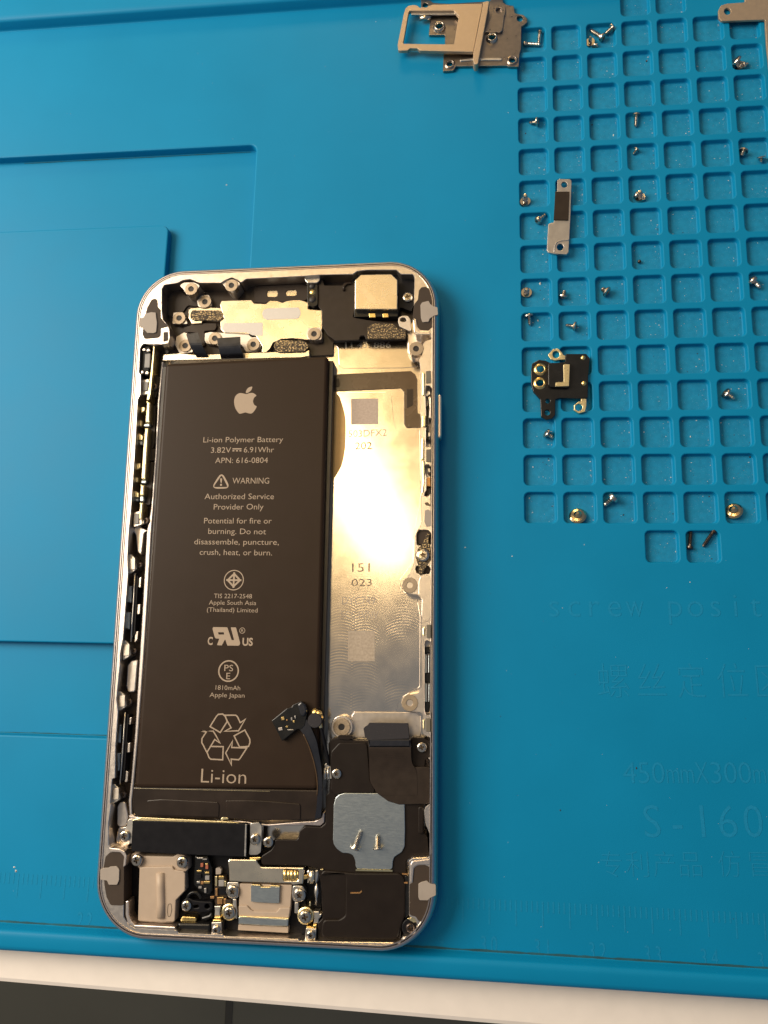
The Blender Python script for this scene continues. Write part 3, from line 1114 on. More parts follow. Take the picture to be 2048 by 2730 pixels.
# ---- battery
ZB = 4.95
bt = fillet(P('A 362,1040 1659,978 B 345,966 p 851,1900 p 850,2106 p 357,2102', ZB), 1.1, 5)
bm = bmesh.new()
bt = ccw(clean(bt))
prev = ring_verts(bm, bt, ZF)
for d, z in ((0, ZB - 0.8), (0.08, ZB - 0.45), (0.25, ZB - 0.2), (0.5, ZB - 0.06), (0.85, ZB)):
    cur = ring_verts(bm, offset(bt, d), z)
    bridge(bm, prev, cur)
    prev = cur
for f in bm.faces:
    f.smooth = True
cap(bm, [prev])
bat = obj('battery', bm, 'battery_black', phone, label='black lithium battery with grey print')
bside = spart(bat, 'side_wrap', offset(ccw(fillet(P('p 432,975 p 890,960 p 866,1880 p 858,2110 p 362,2110', 3.8), 0.5)), 0.0), ZF, 3.6, 'battery_side', r=0, bev=0.2)
tail = spart(bat, 'taped_end', 'p 355,2098 p 854,2106 J 545,1000 535,1045 490,1065 380,1068 p 360,2178 p 352,2150', ZF, 4.5, 'dark_tape', r=0.4, bev=0.3)
spart(bat, 'end_flap', 'G 500,190 640,178 1165,205 1182,235 1178,350 520,330', 4.0, 4.65, 'dark_tape', r=0.3, bev=0.15)
spart(bat, 'end_flap', 'G 1240,190 1400,188 J 60,905 362,930 374,945 372,1062 60,1068 G 1255,362', 4.0, 4.68, 'dark_tape', r=0.3, bev=0.15)
bm = bmesh.new()
stroke_bm(bm, P('G 380,76 900,88 1659,104', ZB), 0.05, ZB - 0.1, 0.12)
obj('seam', bm, 'gold_bar', bat)
# print: fruit emblem
bm = bmesh.new()
ap = smooth_closed(P('M 918,263 955,252 1000,247 1035,262 1057,285 1028,310 1012,350 1015,385 1035,418 1060,432 1045,470 1015,512 985,532 945,528 905,517 870,526 825,534 795,505 765,455 750,390 752,335 772,285 815,252 860,251', ZB), 3)
flat_bm(bm, [ap], ZB + 0.03)
flat_bm(bm, [smooth_closed(P('M 912,248 914,222 930,192 955,170 997,160 996,185 980,215 950,240 925,249', ZB), 3)], ZB + 0.03)
obj('emblem', bm, 'battery_print', bat)
for t in (('Li-ion Polymer Battery', 'M', 322, 931, 1424, 925, 78), ('3.82V', 'M', 428, 1075, 704, 1072, 80), ('6.91Whr', 'M', 882, 1070, 1298, 1068, 80),
          ('APN: 616-0804', 'M', 486, 1217, 1214, 1214, 80), ('WARNING', 'M', 724, 1500, 1232, 1500, 86),
          ('Authorized Service', 'N', 340, 56, 1298, 56, 82), ('Provider Only', 'N', 466, 200, 1154, 198, 82),
          ('Potential for fire or', 'N', 332, 391, 1266, 394, 82), ('burning. Do not', 'N', 390, 535, 1188, 542, 82),
          ('disassemble, puncture,', 'N', 197, 680, 1366, 688, 82), ('crush, heat, or burn.', 'N', 272, 825, 1272, 834, 82),
          ('TIS 2217-2548', 'N', 470, 1422, 994, 1428, 64), ('Apple South Asia', 'N', 400, 1512, 1054, 1520, 64), ('(Thailand) Limited', 'N', 372, 1610, 1072, 1622, 64),
          ('1810mAh', 'O', 492, 1030, 832, 1038, 66), ('Apple Japan', 'O', 410, 1130, 892, 1140, 66), ('Li-ion', 'L', 210, 852, 664, 866, 150)):
    bm = bmesh.new()
    text_bm(bm, *t, ZB, 0.03, -0.004 if t[1] != 'L' else -0.008)
    obj('printed_text', bm, 'battery_print', bat)
bm = bmesh.new()
for seg in ('M 726,1020 852,1020', 'M 726,1047 754,1047', 'M 774,1047 803,1047', 'M 822,1047 850,1047'):
    stroke_bm(bm, P(seg, ZB), 0.26, ZB, 0.03)
obj('voltage_symbol', bm, 'battery_print', bat)
bm = bmesh.new()
tri = fillet(P('M 578,1330 705,1570 425,1570', ZB), 0.9, 5)
tri2 = fillet(P('M 577,1382 662,1548 462,1548', ZB), 0.25, 3)
flat_bm(bm, [tri, tri2], ZB + 0.03)
flat_bm(bm, [fillet(P('M 556,1428 584,1428 578,1490 562,1490', ZB), 0.1, 2)], ZB + 0.03)
v = at(*px('M', 568, 1517), ZB)
flat_bm(bm, [circ(v, 0.24, 12)], ZB + 0.03)
obj('warning_symbol', bm, 'battery_print', bat)
bm = bmesh.new()
v = at(*px('N', 745, 1175), ZB)
rr = (at(*px('N', 883, 1175), ZB) - v).length
flat_bm(bm, [circ(v, rr, 36), circ(v, rr * 0.91, 36)], ZB + 0.03)
dm = [v.xy + Vector((0, rr * 0.76)), v.xy + Vector((rr * 0.76, 0)), v.xy + Vector((0, -rr * 0.76)), v.xy + Vector((-rr * 0.76, 0))]
stroke_bm(bm, [q * 1.0 for q in [v.xy + (p - v.xy) * 0.82 for p in dm]], rr * 0.17, ZB, 0.03, True)
stroke_bm(bm, [dm[0], dm[2]], rr * 0.17, ZB, 0.032)
stroke_bm(bm, [dm[3], dm[1]], rr * 0.17, ZB, 0.034)
obj('approval_mark', bm, 'battery_print', bat)
bm = bmesh.new()
v = at(*px('O', 672, 772), ZB)
rr = (at(*px('O', 816, 772), ZB) - v).length
flat_bm(bm, [circ(v, rr, 36), circ(v, rr * 0.87, 36)], ZB + 0.03)
text_bm(bm, 'PS', 'O', 612, 772, 734, 774, 92, ZB, 0.03)
text_bm(bm, 'E', 'O', 640, 884, 694, 884, 92, ZB, 0.03)
obj('approval_mark', bm, 'battery_print', bat)
bm = bmesh.new()
# component-recognition mark
flat_bm(bm, [fillet(P('O 450,185 462,165 655,168 715,345 750,345 702,168 775,170 832,385 825,412 805,422 655,420 625,330 580,418 512,415 545,325 495,322 480,300', ZB), 0.12, 3),
             P('O 527,236 605,236 612,268 535,268', ZB)], ZB + 0.03)
text_bm(bm, 'C', 'O', 382, 408, 452, 408, 110, ZB, 0.03, 0.03)
text_bm(bm, 'US', 'O', 862, 418, 1006, 420, 108, ZB, 0.03, 0.03)
v = at(*px('O', 862, 213), ZB)
rr = (at(*px('O', 902, 213), ZB) - v).length
flat_bm(bm, [circ(v, rr, 24), circ(v, rr * 0.82, 24)], ZB + 0.03)
text_bm(bm, 'R', 'O', 845, 233, 880, 233, 42, ZB, 0.03)
obj('approval_mark', bm, 'battery_print', bat)
bm = bmesh.new()
for s in ('L 303,290 365,190 385,168 430,164 458,190 475,240 405,350 303,290', 'L 440,176 560,176 578,190 606,250 625,240 658,216 590,332 450,338 515,303 482,245 455,190',
          'L 210,332 335,336 365,385 402,455 350,420 272,550 220,450 222,410 265,345 210,332', 'L 315,490 436,492 430,624 310,618 292,600 276,555',
          'L 545,384 652,325 702,415 704,450 690,490 600,496 545,384', 'L 528,436 520,500 672,506 605,610 590,624 515,618 518,676 460,556 528,436'):
    pp = P(s, ZB)
    cl = (pp[0] - pp[-1]).length < 0.3
    stroke_bm(bm, pp[:-1] if cl else pp, 0.26, ZB, 0.03 + random.random() * 0.01, cl)
obj('recycling_symbol', bm, 'battery_print', bat)

# flex tabs of the battery lead and volume flex at the top edge

def ribbon(name, ls, rs, zs, th, m, parent=phone, k=5):
    L, Rr = interp3(W3(ls, zs), k), interp3(W3(rs, zs), k)
    bm = bmesh.new()
    ribbon_bm(bm, L, Rr, th)
    return obj(name, bm, m, parent)


ribbon('flex_tab', 'A 565,762 600,868 640,935 680,1000', 'A 680,745 718,865 752,930 790,1000', [5.3, 5.0, 4.0, 2.6], 0.18, 'black_flex')
ribbon('flex_tab', 'A 858,800 880,900 892,960 905,1005', 'A 1085,785 1090,890 1110,950 1122,1000', [5.4, 5.0, 4.2, 2.6], 0.18, 'black_flex')
part('tape_strip', 'A 560,690 720,640 720,655 850,655 858,685 840,720 740,730 745,870 690,880 650,745 570,740 540,700', 1.85, 2.5, 'brown_tape', r=0.25)
part('tape_blob', 'A 405,390 440,345 500,330 560,390 700,400 690,500 580,480 540,540 420,600 380,560 375,450', 1.85, 2.3, 'dark_flex', r=0.9)
# ---- left side: rib beside the battery, shelves, clips, key contacts
part('battery_rib', 'E 470,272 425,720 400,1300 355,1900 F 392,0 365,500 335,1000 298,1600 264,2000 G 325,200 335,330 385,362 410,352 362,318 360,200 F 290,2000 326,1600 370,1000 402,500 430,0 E 383,1900 424,1300 454,720 495,272',
     1.0, 3.7, 'anodised', r=0.15, bev=0.25)
part('channel_liner', 'E 235,90 500,60 455,720 425,1300 385,1900 F 430,0 402,500 370,1000 326,1600 290,2000 G 355,200 345,640 130,640 130,300 F 90,2150 150,1350 200,850 240,250 E 120,2100 165,1350 200,700', 0.9, 2.0, 'brown_plastic', r=0.1)
for s in ('E 135,2170 210,2140 330,2190 F 372,0 350,185 318,150 305,20', 'F 240,1060 270,1020 325,1012 318,1060 300,1272 245,1272 230,1225', 'G 222,250 245,208 285,200 300,215 325,340 318,380 300,436 240,445 220,415'):
    part('side_shelf', s, 1.9, 3.4, 'rail_metal', r=0.6, bev=0.2)
part('foot_shelf', 'G 205,560 235,440 305,440 325,360 350,365 345,600 300,640 220,600', 1.9, 3.0, 'rail_metal', r=0.5, bev=0.2)
for dx, dy in ((0, 0), (-45, 685), (-81, 1093), (-130, 1832)):
    q = lambda pts: 'F ' + ' '.join('%g,%g' % (a + dx, b + dy) for a, b in pts)
    cl = part('side_clip', q([(247, 190), (262, 168), (300, 202), (312, 290), (285, 312), (246, 335)]), 2.2, 4.7, 'component_tin', r=0.2, bev=0.12)
    spart(cl, 'clip_pad', q([(254, 206), (300, 206), (298, 292), (251, 298)]), 4.6, 5.0, 'pad_metal', r=0.1)
    screw('F', 336 + dx, 258 + dy, 3.5, 24, m='screw_dark')
for s in ('F 250,425 279,425 270,560 242,556', 'F 236,634 268,634 256,772 226,766', 'F 165,1530 192,1530 184,1678 160,1672', 'F 155,1755 187,1755 174,1900 145,1894'):
    part('contact_bar', s, 2.0, 4.3, 'steel', r=0.05, bev=0.2)
for s, zs in (('F 300,325 288,560 278,700 268,870', 4.4), ('F 222,1432 208,1650 195,1830 180,2005', 4.4)):
    bm = bmesh.new()
    tube_bm(bm, W3(s, zs), 0.18, 6)
    obj('spring_edge', bm, 'component_tin', phone, smooth=True)
for s in ('F 308,345 325,345 300,800 272,850', 'F 232,1450 250,1450 215,1960 190,2000'):
    part('spring_sheet', s, 2.0, 4.2, 'black_satin', r=0.05)
for s in ('F 312,575 342,570 336,648 308,650', 'F 300,790 325,785 318,850 296,880', 'F 325,365 350,350 342,440 318,430', 'F 236,1680 262,1675 256,1752 232,1752', 'F 246,1480 272,1470 264,1530 242,1528', 'F 225,1900 245,1905 238,1985 218,1990'):
    part('spacer', s, 1.9, 3.9, 'rail_metal', r=0.1)
# upper left: mute switch body, key flex and its gold bracket
part('switch_body', 'E 236,125 262,88 345,98 338,300 322,440 240,408 222,390', 1.9, 4.9, 'black_satin', r=0.3, bev=0.2)
for s in ('E 252,122 290,115 292,150 252,152', 'E 302,126 340,122 338,158 302,158', 'E 235,372 268,372 268,408 235,410', 'E 288,380 325,378 322,415 286,415'):
    part('switch_foot', s, 4.7, 5.3, 'rail_metal', r=0.3, bev=0.15)
part('switch_cover', 'E 285,185 345,178 335,340 275,340', 4.7, 5.2, 'component_grey', r=0.15, bev=0.1)
part('key_clip', 'E 245,482 330,468 322,640 245,655', 2.0, 4.6, 'component_tin', r=0.2, bev=0.1)
part('clip_pad', 'E 264,500 318,500 312,600 258,600', 4.5, 4.9, 'component_grey', r=0.1)
part('screw_lug', 'E 350,400 380,380 440,455 432,600 405,685 345,650', 2.0, 3.4, 'dark_flex', r=0.3)
screw('E', 385, 560, 3.4, 42, m='screw_dark')
part('gold_bracket', 'E 376,96 396,96 372,400 350,640 330,710 302,706 326,560 350,380', 2.2, 5.1, 'gold_bar', r=0.05, bev=0.12)
for s in ('E 296,712 345,736 336,968 288,962', 'E 278,1022 327,1022 308,1320 290,1610 240,1602 258,1320', 'E 230,1664 278,1672 272,1790 224,1790', 'E 220,1868 266,1870 250,2062 214,2060'):
    part('gold_bracket', s, 2.2, 5.0, 'gold_bar', r=0.1, bev=0.3)
for s in ('E 235,785 285,785 280,830 240,860', 'E 220,940 250,940 248,1005 220,1005', 'E 212,1080 260,1112 255,1165 212,1160', 'E 190,1425 236,1425 230,1480 188,1500', 'E 175,1585 206,1585 205,1640 178,1640', 'E 170,1732 215,1762 212,1815 165,1810'):
    part('key_contact', s, 2.0, 4.5, 'gold_bar', r=0.15, bev=0.15)
for s in ('E 212,1165 255,1170 262,1220 225,1215', 'E 168,1818 210,1822 208,1862 172,1850', 'E 222,1795 272,1795 272,1860 220,1860', 'E 270,975 340,975 335,1012 265,1012', 'E 238,1615 300,1615 295,1655 235,1655'):
    part('key_spring', s, 2.0, 4.2, 'steel', r=0.2, bev=0.2)
for s in ('E 345,735 405,785 392,1200 372,1256 322,1256 338,1000', 'E 300,1420 388,1408 342,1890 275,1920', 'E 322,1262 400,1258 390,1392 308,1398'):
    part('key_flex', s, 1.9, 3.2, 'dark_flex', r=0.2)
part('key_clip', 'E 160,1985 250,1960 246,2118 152,2150', 2.2, 4.6, 'rail_metal', r=0.2)
part('clip_pad', 'E 172,1995 215,1990 210,2110 160,2115', 4.5, 4.9, 'component_grey', r=0.1)
screw('E', 292, 2075, 3.6, 42, m='screw_dark')
part('lug', 'E 215,2080 275,2060 280,2110 235,2130', 3.0, 4.4, 'screw_steel', r=0.3, bev=0.2)

# side keys that stick out of the housing
for nm, s in (('volume_button', 'E 120,762 190,762 160,1188 96,1188'), ('volume_button', 'E 84,1388 160,1388 120,1842 48,1842'), ('mute_switch', 'E 172,185 230,185 205,400 160,400')):
    part(nm, s, 2.3, 4.5, 'anodised', r=0.25, bev=0.3)
part('power_button', 'C 1060,470 1125,468 1133,490 1133,855 1122,884 1060,884', 2.3, 4.5, 'anodised', r=0.3, bev=0.3)

# ---- right rail: rubber pads, button parts, bracket
for s in ('C 985,248 1030,244 1032,360 985,362', 'C 985,992 1032,988 1032,1112 985,1108', 'D 1024,980 1075,975 1073,1114 1024,1108', 'D 1018,1898 1075,1896 1073,2034 1018,2028'):
    p = P(s, ZT + 0.2)
    o = part('rubber_pad', p, ZT - 0.2, ZT + 0.2, 'rubber_grey', r=0.1)
for s in ('C 948,262 975,258 972,480 948,476', 'C 948,670 984,668 982,782 946,776', 'C 945,885 970,880 966,1092 938,1085', 'D 982,1018 1010,985 1008,1090 985,1085', 'D 985,1915 1008,1905 1005,2010 984,2005'):
    part('key_spring', s, 3.0, ZT + 0.35, 'gold_bar', r=0.15, bev=0.2)
part('key_flex', 'C 938,485 985,490 990,660 975,665 940,640', 2.8, ZT - 0.1, 'black_gloss', r=0.2)
part('key_flex', 'C 935,785 990,780 985,880 930,880', 2.8, ZT - 0.1, 'black_gloss', r=0.2)
for s in ('C 946,1098 972,1096 976,1200 968,1300 962,1400 936,1432 950,1300 945,1200',):
    part('gold_bracket', s, 2.8, ZT + 0.2, 'gold_bar', r=0.2, bev=0.2)
part('button_plate', 'C 1000,492 1030,488 1028,700 1005,690 1012,600', 2.6, 4.9, 'rail_metal', r=0.3, bev=0.2)
part('button_spring', 'C 990,580 1012,560 1020,640 1010,760 1020,840 1030,860 1025,910 990,900 985,760', 2.6, 4.7, 'black_gloss', r=0.3, bev=0.2)
part('button_spring', 'C 975,470 1000,430 1025,430 1022,470 990,500', 2.6, 4.6, 'component_tin', r=0.4, bev=0.2)
part('button_spring', 'C 1003,830 1025,832 1022,870 1002,872', 4.0, 5.0, 'component_tin', r=0.1)
part('button_plate', 'C 985,1260 1030,1255 1028,1345 985,1340', 2.6, 4.9, 'pcb_copper', r=0.1, bev=0.1)
part('button_plate', 'C 990,1160 1030,1170 1032,1215 1000,1215', 2.6, 4.7, 'component_tin', r=0.3, bev=0.2)
part('button_spring', 'C 972,1380 1010,1350 1030,1380 1025,1420 990,1430', 2.6, 4.8, 'dark_flex', r=0.3, bev=0.2)
part('pale_pad', 'C 975,1568 1005,1562 1030,1580 1037,1720 990,1726 968,1680', ZT - 0.2, ZT + 0.1, 'antenna_patch', r=0.3, bev=0.03)
part('notch', 'C 965,1500 1000,1492 1034,1525 1020,1532 985,1525', 3, ZT + 0.04, 'screw_dark', r=0.3, bev=0.02)
for s in ('D 1003,1200 1050,1190 1060,1255 1003,1270', 'D 1003,1455 1065,1455 1062,1550 1003,1550', 'D 1003,1740 1062,1740 1045,1840 1003,1840'):
    part('key_spring', s, 2.6, 5.1, 'black_gloss', r=0.15, bev=0.2)
for s in ('D 1008,1278 1062,1276 1060,1450 1006,1450', 'D 1008,1556 1066,1555 1063,1736 1006,1736'):
    o = part('contact_bar', s, 2.6, 5.0, 'screw_dark', r=0.05)
    a = P(s, 5.2)
    spart(o, 'contact_strip', [a[0].lerp(a[1], 0.0), a[0].lerp(a[1], 0.35), a[3].lerp(a[2], 0.35), a[3].lerp(a[2], 0.0)], 4.9, 5.3, 'steel', r=0, bev=0.08)
    spart(o, 'contact_strip', [a[0].lerp(a[1], 0.62), a[0].lerp(a[1], 0.8), a[3].lerp(a[2], 0.8), a[3].lerp(a[2], 0.62)], 4.9, 5.3, 'steel', r=0, bev=0.08)
part('side_panel', 'D 945,560 962,502 1045,495 1066,530 1064,900 1035,950 1000,940 975,890 978,720 945,680', ZT - 0.2, ZT + 0.08, 'rail_metal', r=0.5, bev=0.05)
for s in ('C 905,1762 1005,1764 1024,1790 1020,1896 985,1910 945,1900 902,1890 897,1792', 'D 922,404 1040,402 1054,430 1045,468 985,474 928,465 919,430'):
    part('side_pad', s, 2.5, ZT - 0.5, 'insert_plastic', r=0.5)
part('side_bracket', 'C 985,1800 1005,1780 1020,1800 1008,1850 1028,1930 1030,2040 1000,2080 945,2190 915,2180 918,2110 893,2050 880,1990 905,1940 940,1900 972,1845', ZT - 0.3, ZT + 0.35, 'gold_foam', r=0.3, bev=0.1)
screw('C', 955, 1997, ZT + 0.35, 62, 'star', rot=0.5)

# ---- loudspeaker assembly
spk = part('loudspeaker', 'J 600,440 618,405 645,395 680,388 790,390 800,410 920,415 1270,398 1295,385 1390,392 1425,415 1438,470 1435,550 1395,580 1390,640 1395,930 1380,960 1376,1010 1380,1150 1435,1240 1440,1340 1420,1365 1255,1385 1238,1410 1235,1850 1200,1960 1190,2060 1170,2082 540,2058 '
           '512,2040 512,1910 552,1870 540,1600 520,1462 400,1438 52,1432 50,1360 130,1310 158,1270 162,1222 350,1225 366,1150 410,1115 540,1122 576,1090 578,860 604,842 612,740 606,600', ZF, 4.3, 'speaker_plastic', r=0.6, bev=0.18)
spart(spk, 'speaker_box', 'J 530,1520 560,1475 820,1500 1180,1500 1215,1530 1232,1600 1228,1850 1190,1960 1165,2050 560,2030 540,1990 556,1880 690,1880 740,1850 745,1500', 4.2, 4.75, 'speaker_plastic', r=1.0, bev=0.25)
spart(spk, 'speaker_recess', 'J 612,600 625,500 690,430 920,428 930,560 945,740 1000,845 720,842 650,870 620,820 625,740', 4.25, 4.5, 'speaker_plastic', r=0.9, bev=0.2)
spart(spk, 'side_duct', 'J 1335,955 1385,950 1382,1180 1335,1180', 4.2, 4.9, 'speaker_plastic', r=0.5, bev=0.25)
spart(spk, 'clip_tab', 'J 680,375 700,368 795,372 800,392 770,408 682,402', 4.2, 4.7, 'speaker_plastic', r=0.15)
sp_pl = spart(spk, 'speaker_plate', 'K 40,700 50,230 75,135 120,95 190,72 640,75 860,100 1000,190 1006,560 1000,790 960,865 860,930 842,990 838,1100 345,1090 340,990 310,905 250,880 165,875 90,820 50,760', 4.25, 4.62, 'steel', r=0.9, bev=0.10, label='blue grey steel plate on the loudspeaker')
bm = bmesh.new()
lp = W3('K 345,1092 838,1102', [4.62, 4.62])
d = Vector((0, -1, 0))
ribbon_bm(bm, [lp[0], lp[0] + Vector((0, -0.28, -0.08)), lp[0] + Vector((0, -0.5, -0.35))], [lp[1], lp[1] + Vector((0, -0.28, -0.08)), lp[1] + Vector((0, -0.5, -0.35))], 0.12)
obj('bent_lip', bm, 'gold_bar', spk)
bm = bmesh.new()
tube_bm(bm, W3('K 275,1412 400,1410 428,1385', 4.75), 0.16, 6)
obj('flash_line', bm, 'pcb_copper', spk)
screw('J', 1366, 470, 4.4, 42)
v = at(*px('K', 1078, 1880), 4.6)
bm = bmesh.new()
prism_bm(bm, circ(v, 1.65, 24), ZF, 4.6, 0.2)
obj('screw_boss', bm, 'black_satin', phone)
part('boss_shim', 'K 1025,1750 1080,1745 1100,1715 1150,1745 1180,1800 1120,1810', 3.5, 4.75, 'gold_bar', r=0.2)
screw('K', 1075, 1885, 4.6, 62, m='screw_dark')
for s in ('K 965,1150 1045,1155 1040,1172 968,1168', 'K 970,1265 1045,1270 1040,1290 968,1285'):
    part('gold_pin', s, 4.3, 4.7, 'pcb_copper', r=0.05)
part('side_gasket', 'K 1005,1180 1060,1190 1060,1700 1010,1760 995,1600', ZF, 4.4, 'black_gloss', r=0.3)

# ---- dark floor of the lower bay
part('bay_liner', 'G 290,640 700,620 1660,600 J 160,1220 160,1440 520,1460 550,1880 515,2060 H 1500,1400 1240,1390 190,1325 G 1100,1450 790,1440 770,1400 400,1388 320,1340 285,1280', ZF - 0.1, 2.2, 'black_satin', r=0.2)
part('battery_bay_edge', 'G 330,330 400,345 560,352 1180,375 1400,385 J 110,1100 380,1078 490,1072 540,1050 555,1000 572,1010 568,1085 535,1115 400,1108 100,1115 G 1400,420 450,395 380,400 340,420', ZF, 3.9, 'frame_silver', r=0.2, bev=0.15)
part('edge_tab', 'G 1195,365 1215,346 1270,350 1270,368 1200,378', 3.7, 4.5, 'gold_bar', r=0.1)

# ---- vibration motor
part('motor_bracket', 'G 290,480 310,440 318,385 335,365 372,368 370,590 345,600 330,570 240,540', 3.0, 4.3, 'component_tin', r=0.4)
mo = part('vibration_motor', 'G 364,388 372,378 1430,410 1442,425 1428,712 1415,722 700,692 362,672 352,640', 2.0, 5.15, 'black_satin', r=0.25, bev=0.12, label='flat black vibration motor')
part('motor_frame', 'G 362,378 450,350 1300,392 1440,408 1440,430 1200,412 370,390', 3.0, 4.6, 'gold_bar', r=0.1)
part('motor_bracket', 'G 1470,405 1555,398 1582,430 1578,600 1572,680 1540,702 1458,706 1470,600', 3.0, 4.4, 'component_tin', r=0.5)
part('motor_pin', 'G 1425,412 1440,415 1432,720 1416,715', 4.9, 5.25, 'component_tin', r=0.05)
screw('G', 287, 530, 4.35, 50)
screw('G', 1515, 560, 4.45, 50, 'star')
screw('G', 1640, 585, 4.35, 48, 'star')
screw('J', 667, 686, 4.5, 40, 'star')
part('cable_clip', 'J 570,605 590,595 612,625 672,622 708,650 715,690 700,730 665,742 625,728 570,735', 3.6, 4.45, 'component_tin', r=0.4, bev=0.15)
for s in ('J 575,640 572,730', 'J 600,632 597,730'):
    bm = bmesh.new()
    tube_bm(bm, W3(s, 4.5), 0.3, 8)
    obj('clip_ridge', bm, 'component_tin', phone, smooth=True)

# ---- headphone jack block
part('jack_block', 'G 350,690 420,690 470,715 750,720 790,695 850,705 885,745 890,840 850,870 858,1040 775,1130 760,1340 640,1345 415,1330 430,830 400,805 355,790 345,750', 2.0, 4.3, 'beige_plastic', r=0.6, bev=0.15, label='beige plastic headphone jack block')
part('jack_cover', 'G 432,820 740,812 755,845 845,858 860,880 858,1040 772,1130 762,1330 640,1338 415,1325', 4.2, 4.75, 'beige_plastic', r=0.35, bev=0.15)
bm = bmesh.new()
tube_bm(bm, W3('G 632,870 636,1000 640,1150 640,1290', 4.45), 0.9, 14)
obj('barrel_ridge', bm, 'beige_plastic', phone, smooth=True)
bm = bmesh.new()
mp_ = fillet(P('G 700,1170 728,1160 735,1220 722,1280 700,1285 695,1230', 4.77), 0.6, 4)
stroke_bm(bm, mp_, 0.09, 4.75, 0.03, True)
obj('mould_mark', bm, 'brown_plastic', phone)
screw('G', 400, 757, 4.75, 52)
screw('G', 827, 775, 4.75, 52)
part('antenna_strip', 'G 300,1140 328,1135 330,1270 350,1320 385,1362 765,1380 770,1405 390,1390 320,1350 298,1270', 3.0, ZT + 0.05, 'anodised', r=0.2, bev=0.15)
part('corner_rib', 'G 145,632 175,640 240,645 290,670 310,710 300,800 275,825 285,720 250,680 150,675', 3.0, ZT + 0.25, 'anodised', r=0.4, bev=0.12)
part('corner_rib', 'K 1078,1030 1100,985 1160,980 1345,955 1350,1040 1260,1030 1170,1035 1125,1070 1108,1272 1072,1270', 3.0, ZT + 0.25, 'anodised', r=0.4, bev=0.12)
part('corner_rib', 'B 1158,620 1190,610 1198,700 1220,728 1320,735 1330,765 1230,765 1170,735', 3.0, ZT + 0.25, 'rail_metal', r=0.4, bev=0.12)
part('corner_rib', 'A 322,700 402,700 410,790 395,850 330,860 200,856 205,822 320,800', 3.0, ZT + 0.2, 'rail_metal', r=0.2, bev=0.12)
part('corner_slot', 'A 345,740 390,738 392,820 345,835', 3.0, ZT + 0.26, 'insert_plastic', r=0.2, bev=0.03)

# ---- flex with small components, connector board
fx = part('sensor_flex', 'G 945,708 1075,712 1110,820 1118,1040 1090,1085 1010,1060 935,980 940,900', 2.0, 3.6, 'black_gloss', r=0.6, bev=0.3)
random.seed(3)
for x, y, w, h, m in ((1000, 735, 60, 14, 'component_tin'), (1045, 745, 40, 12, 'component_grey'), (1018, 800, 26, 36, 'component_red'), (1064, 815, 26, 44, 'component_red'), (1062, 793, 24, 16, 'gold'),
                      (992, 857, 44, 16, 'gold'), (1066, 873, 40, 20, 'gold'), (990, 905, 44, 40, 'black_satin'), (1068, 920, 40, 40, 'component_grey'), (985, 962, 30, 20, 'component_tin'), (1020, 968, 26, 26, 'pcb_copper'), (1066, 962, 52, 22, 'gold'),
                      (1000, 1010, 30, 20, 'component_grey'), (1050, 1040, 20, 44, 'component_tin')):
    part('chip_component', 'G %g,%g %g,%g %g,%g %g,%g' % (x - w / 2, y - h / 2, x + w / 2, y - h / 2, x + w / 2, y + h / 2, x - w / 2, y + h / 2), 3.5, 3.95, m, r=0.08, bev=0.06)
part('pcb_strip', 'G 1135,900 1240,900 1255,960 1250,1180 1140,1180', 2.0, 3.2, 'brown_plastic', r=0.1)
for x, y, w, h, m in ((1200, 915, 50, 26, 'gold'), (1200, 970, 50, 60, 'component_grey'), (1152, 950, 18, 90, 'gold_bar'), (1238, 975, 16, 50, 'gold_bar'), (1210, 1045, 70, 66, 'black_satin'), (1155, 1055, 20, 70, 'pcb_copper'),
                      (1185, 1135, 50, 62, 'pcb_copper'), (1235, 1140, 24, 50, 'pcb_copper'), (1198, 1108, 50, 14, 'gold'), (1115, 1105, 36, 22, 'pcb_copper'), (1268, 1150, 60, 50, 'brown_plastic')):
    part('chip_component', 'G %g,%g %g,%g %g,%g %g,%g' % (x - w / 2, y - h / 2, x + w / 2, y - h / 2, x + w / 2, y + h / 2, x - w / 2, y + h / 2), 3.1, 3.7, m, r=0.08, bev=0.06)
part('pale_pad', 'G 1148,830 1185,825 1202,840 1195,885 1148,888', 2.5, 3.3, 'antenna_patch', r=0.15)
part('microphone_bracket', 'G 815,1160 860,1115 900,1110 935,1130 1000,1140 1120,1145 1120,1215 1085,1240 990,1250 960,1235 900,1245 835,1235', 2.0, 3.8, 'black_satin', r=0.5, bev=0.15,
     holes=[[at(*px('G', 1068 + 24 * math.cos(t * PI / 8), 1188 + 24 * math.sin(t * PI / 8)), 3.8).xy for t in range(16)], 'G 935,1180 985,1172 990,1200 940,1206'])
bm = bmesh.new()
tube_bm(bm, interp3(W3('G 880,1110 910,1065 960,1055 1000,1085 1010,1110', 3.6), 4), 0.35, 8)
obj('wire_loop', bm, 'black_gloss', phone, smooth=True)
screw('G', 868, 1187, 3.8, 48)
ct = part('gold_contact', 'G 820,1300 835,1282 960,1288 968,1310 962,1340 815,1335', 2.5, 3.8, 'gold', r=0.15, bev=0.2)
spart(ct, 'contact_ridge', 'G 838,1284 958,1290 958,1302 838,1298', 3.7, 4.2, 'gold', r=0.1, bev=0.1)
part('gasket_block', 'G 785,1345 1090,1352 1100,1370 1090,1445 830,1440 800,1425', 2.0, 4.6, 'black_gloss', r=0.4, bev=0.35)
part('contact_blob', 'G 1010,1290 1080,1270 1110,1240 1120,1290 1060,1330 1010,1320', 2.0, 3.6, 'black_gloss', r=0.5, bev=0.3)
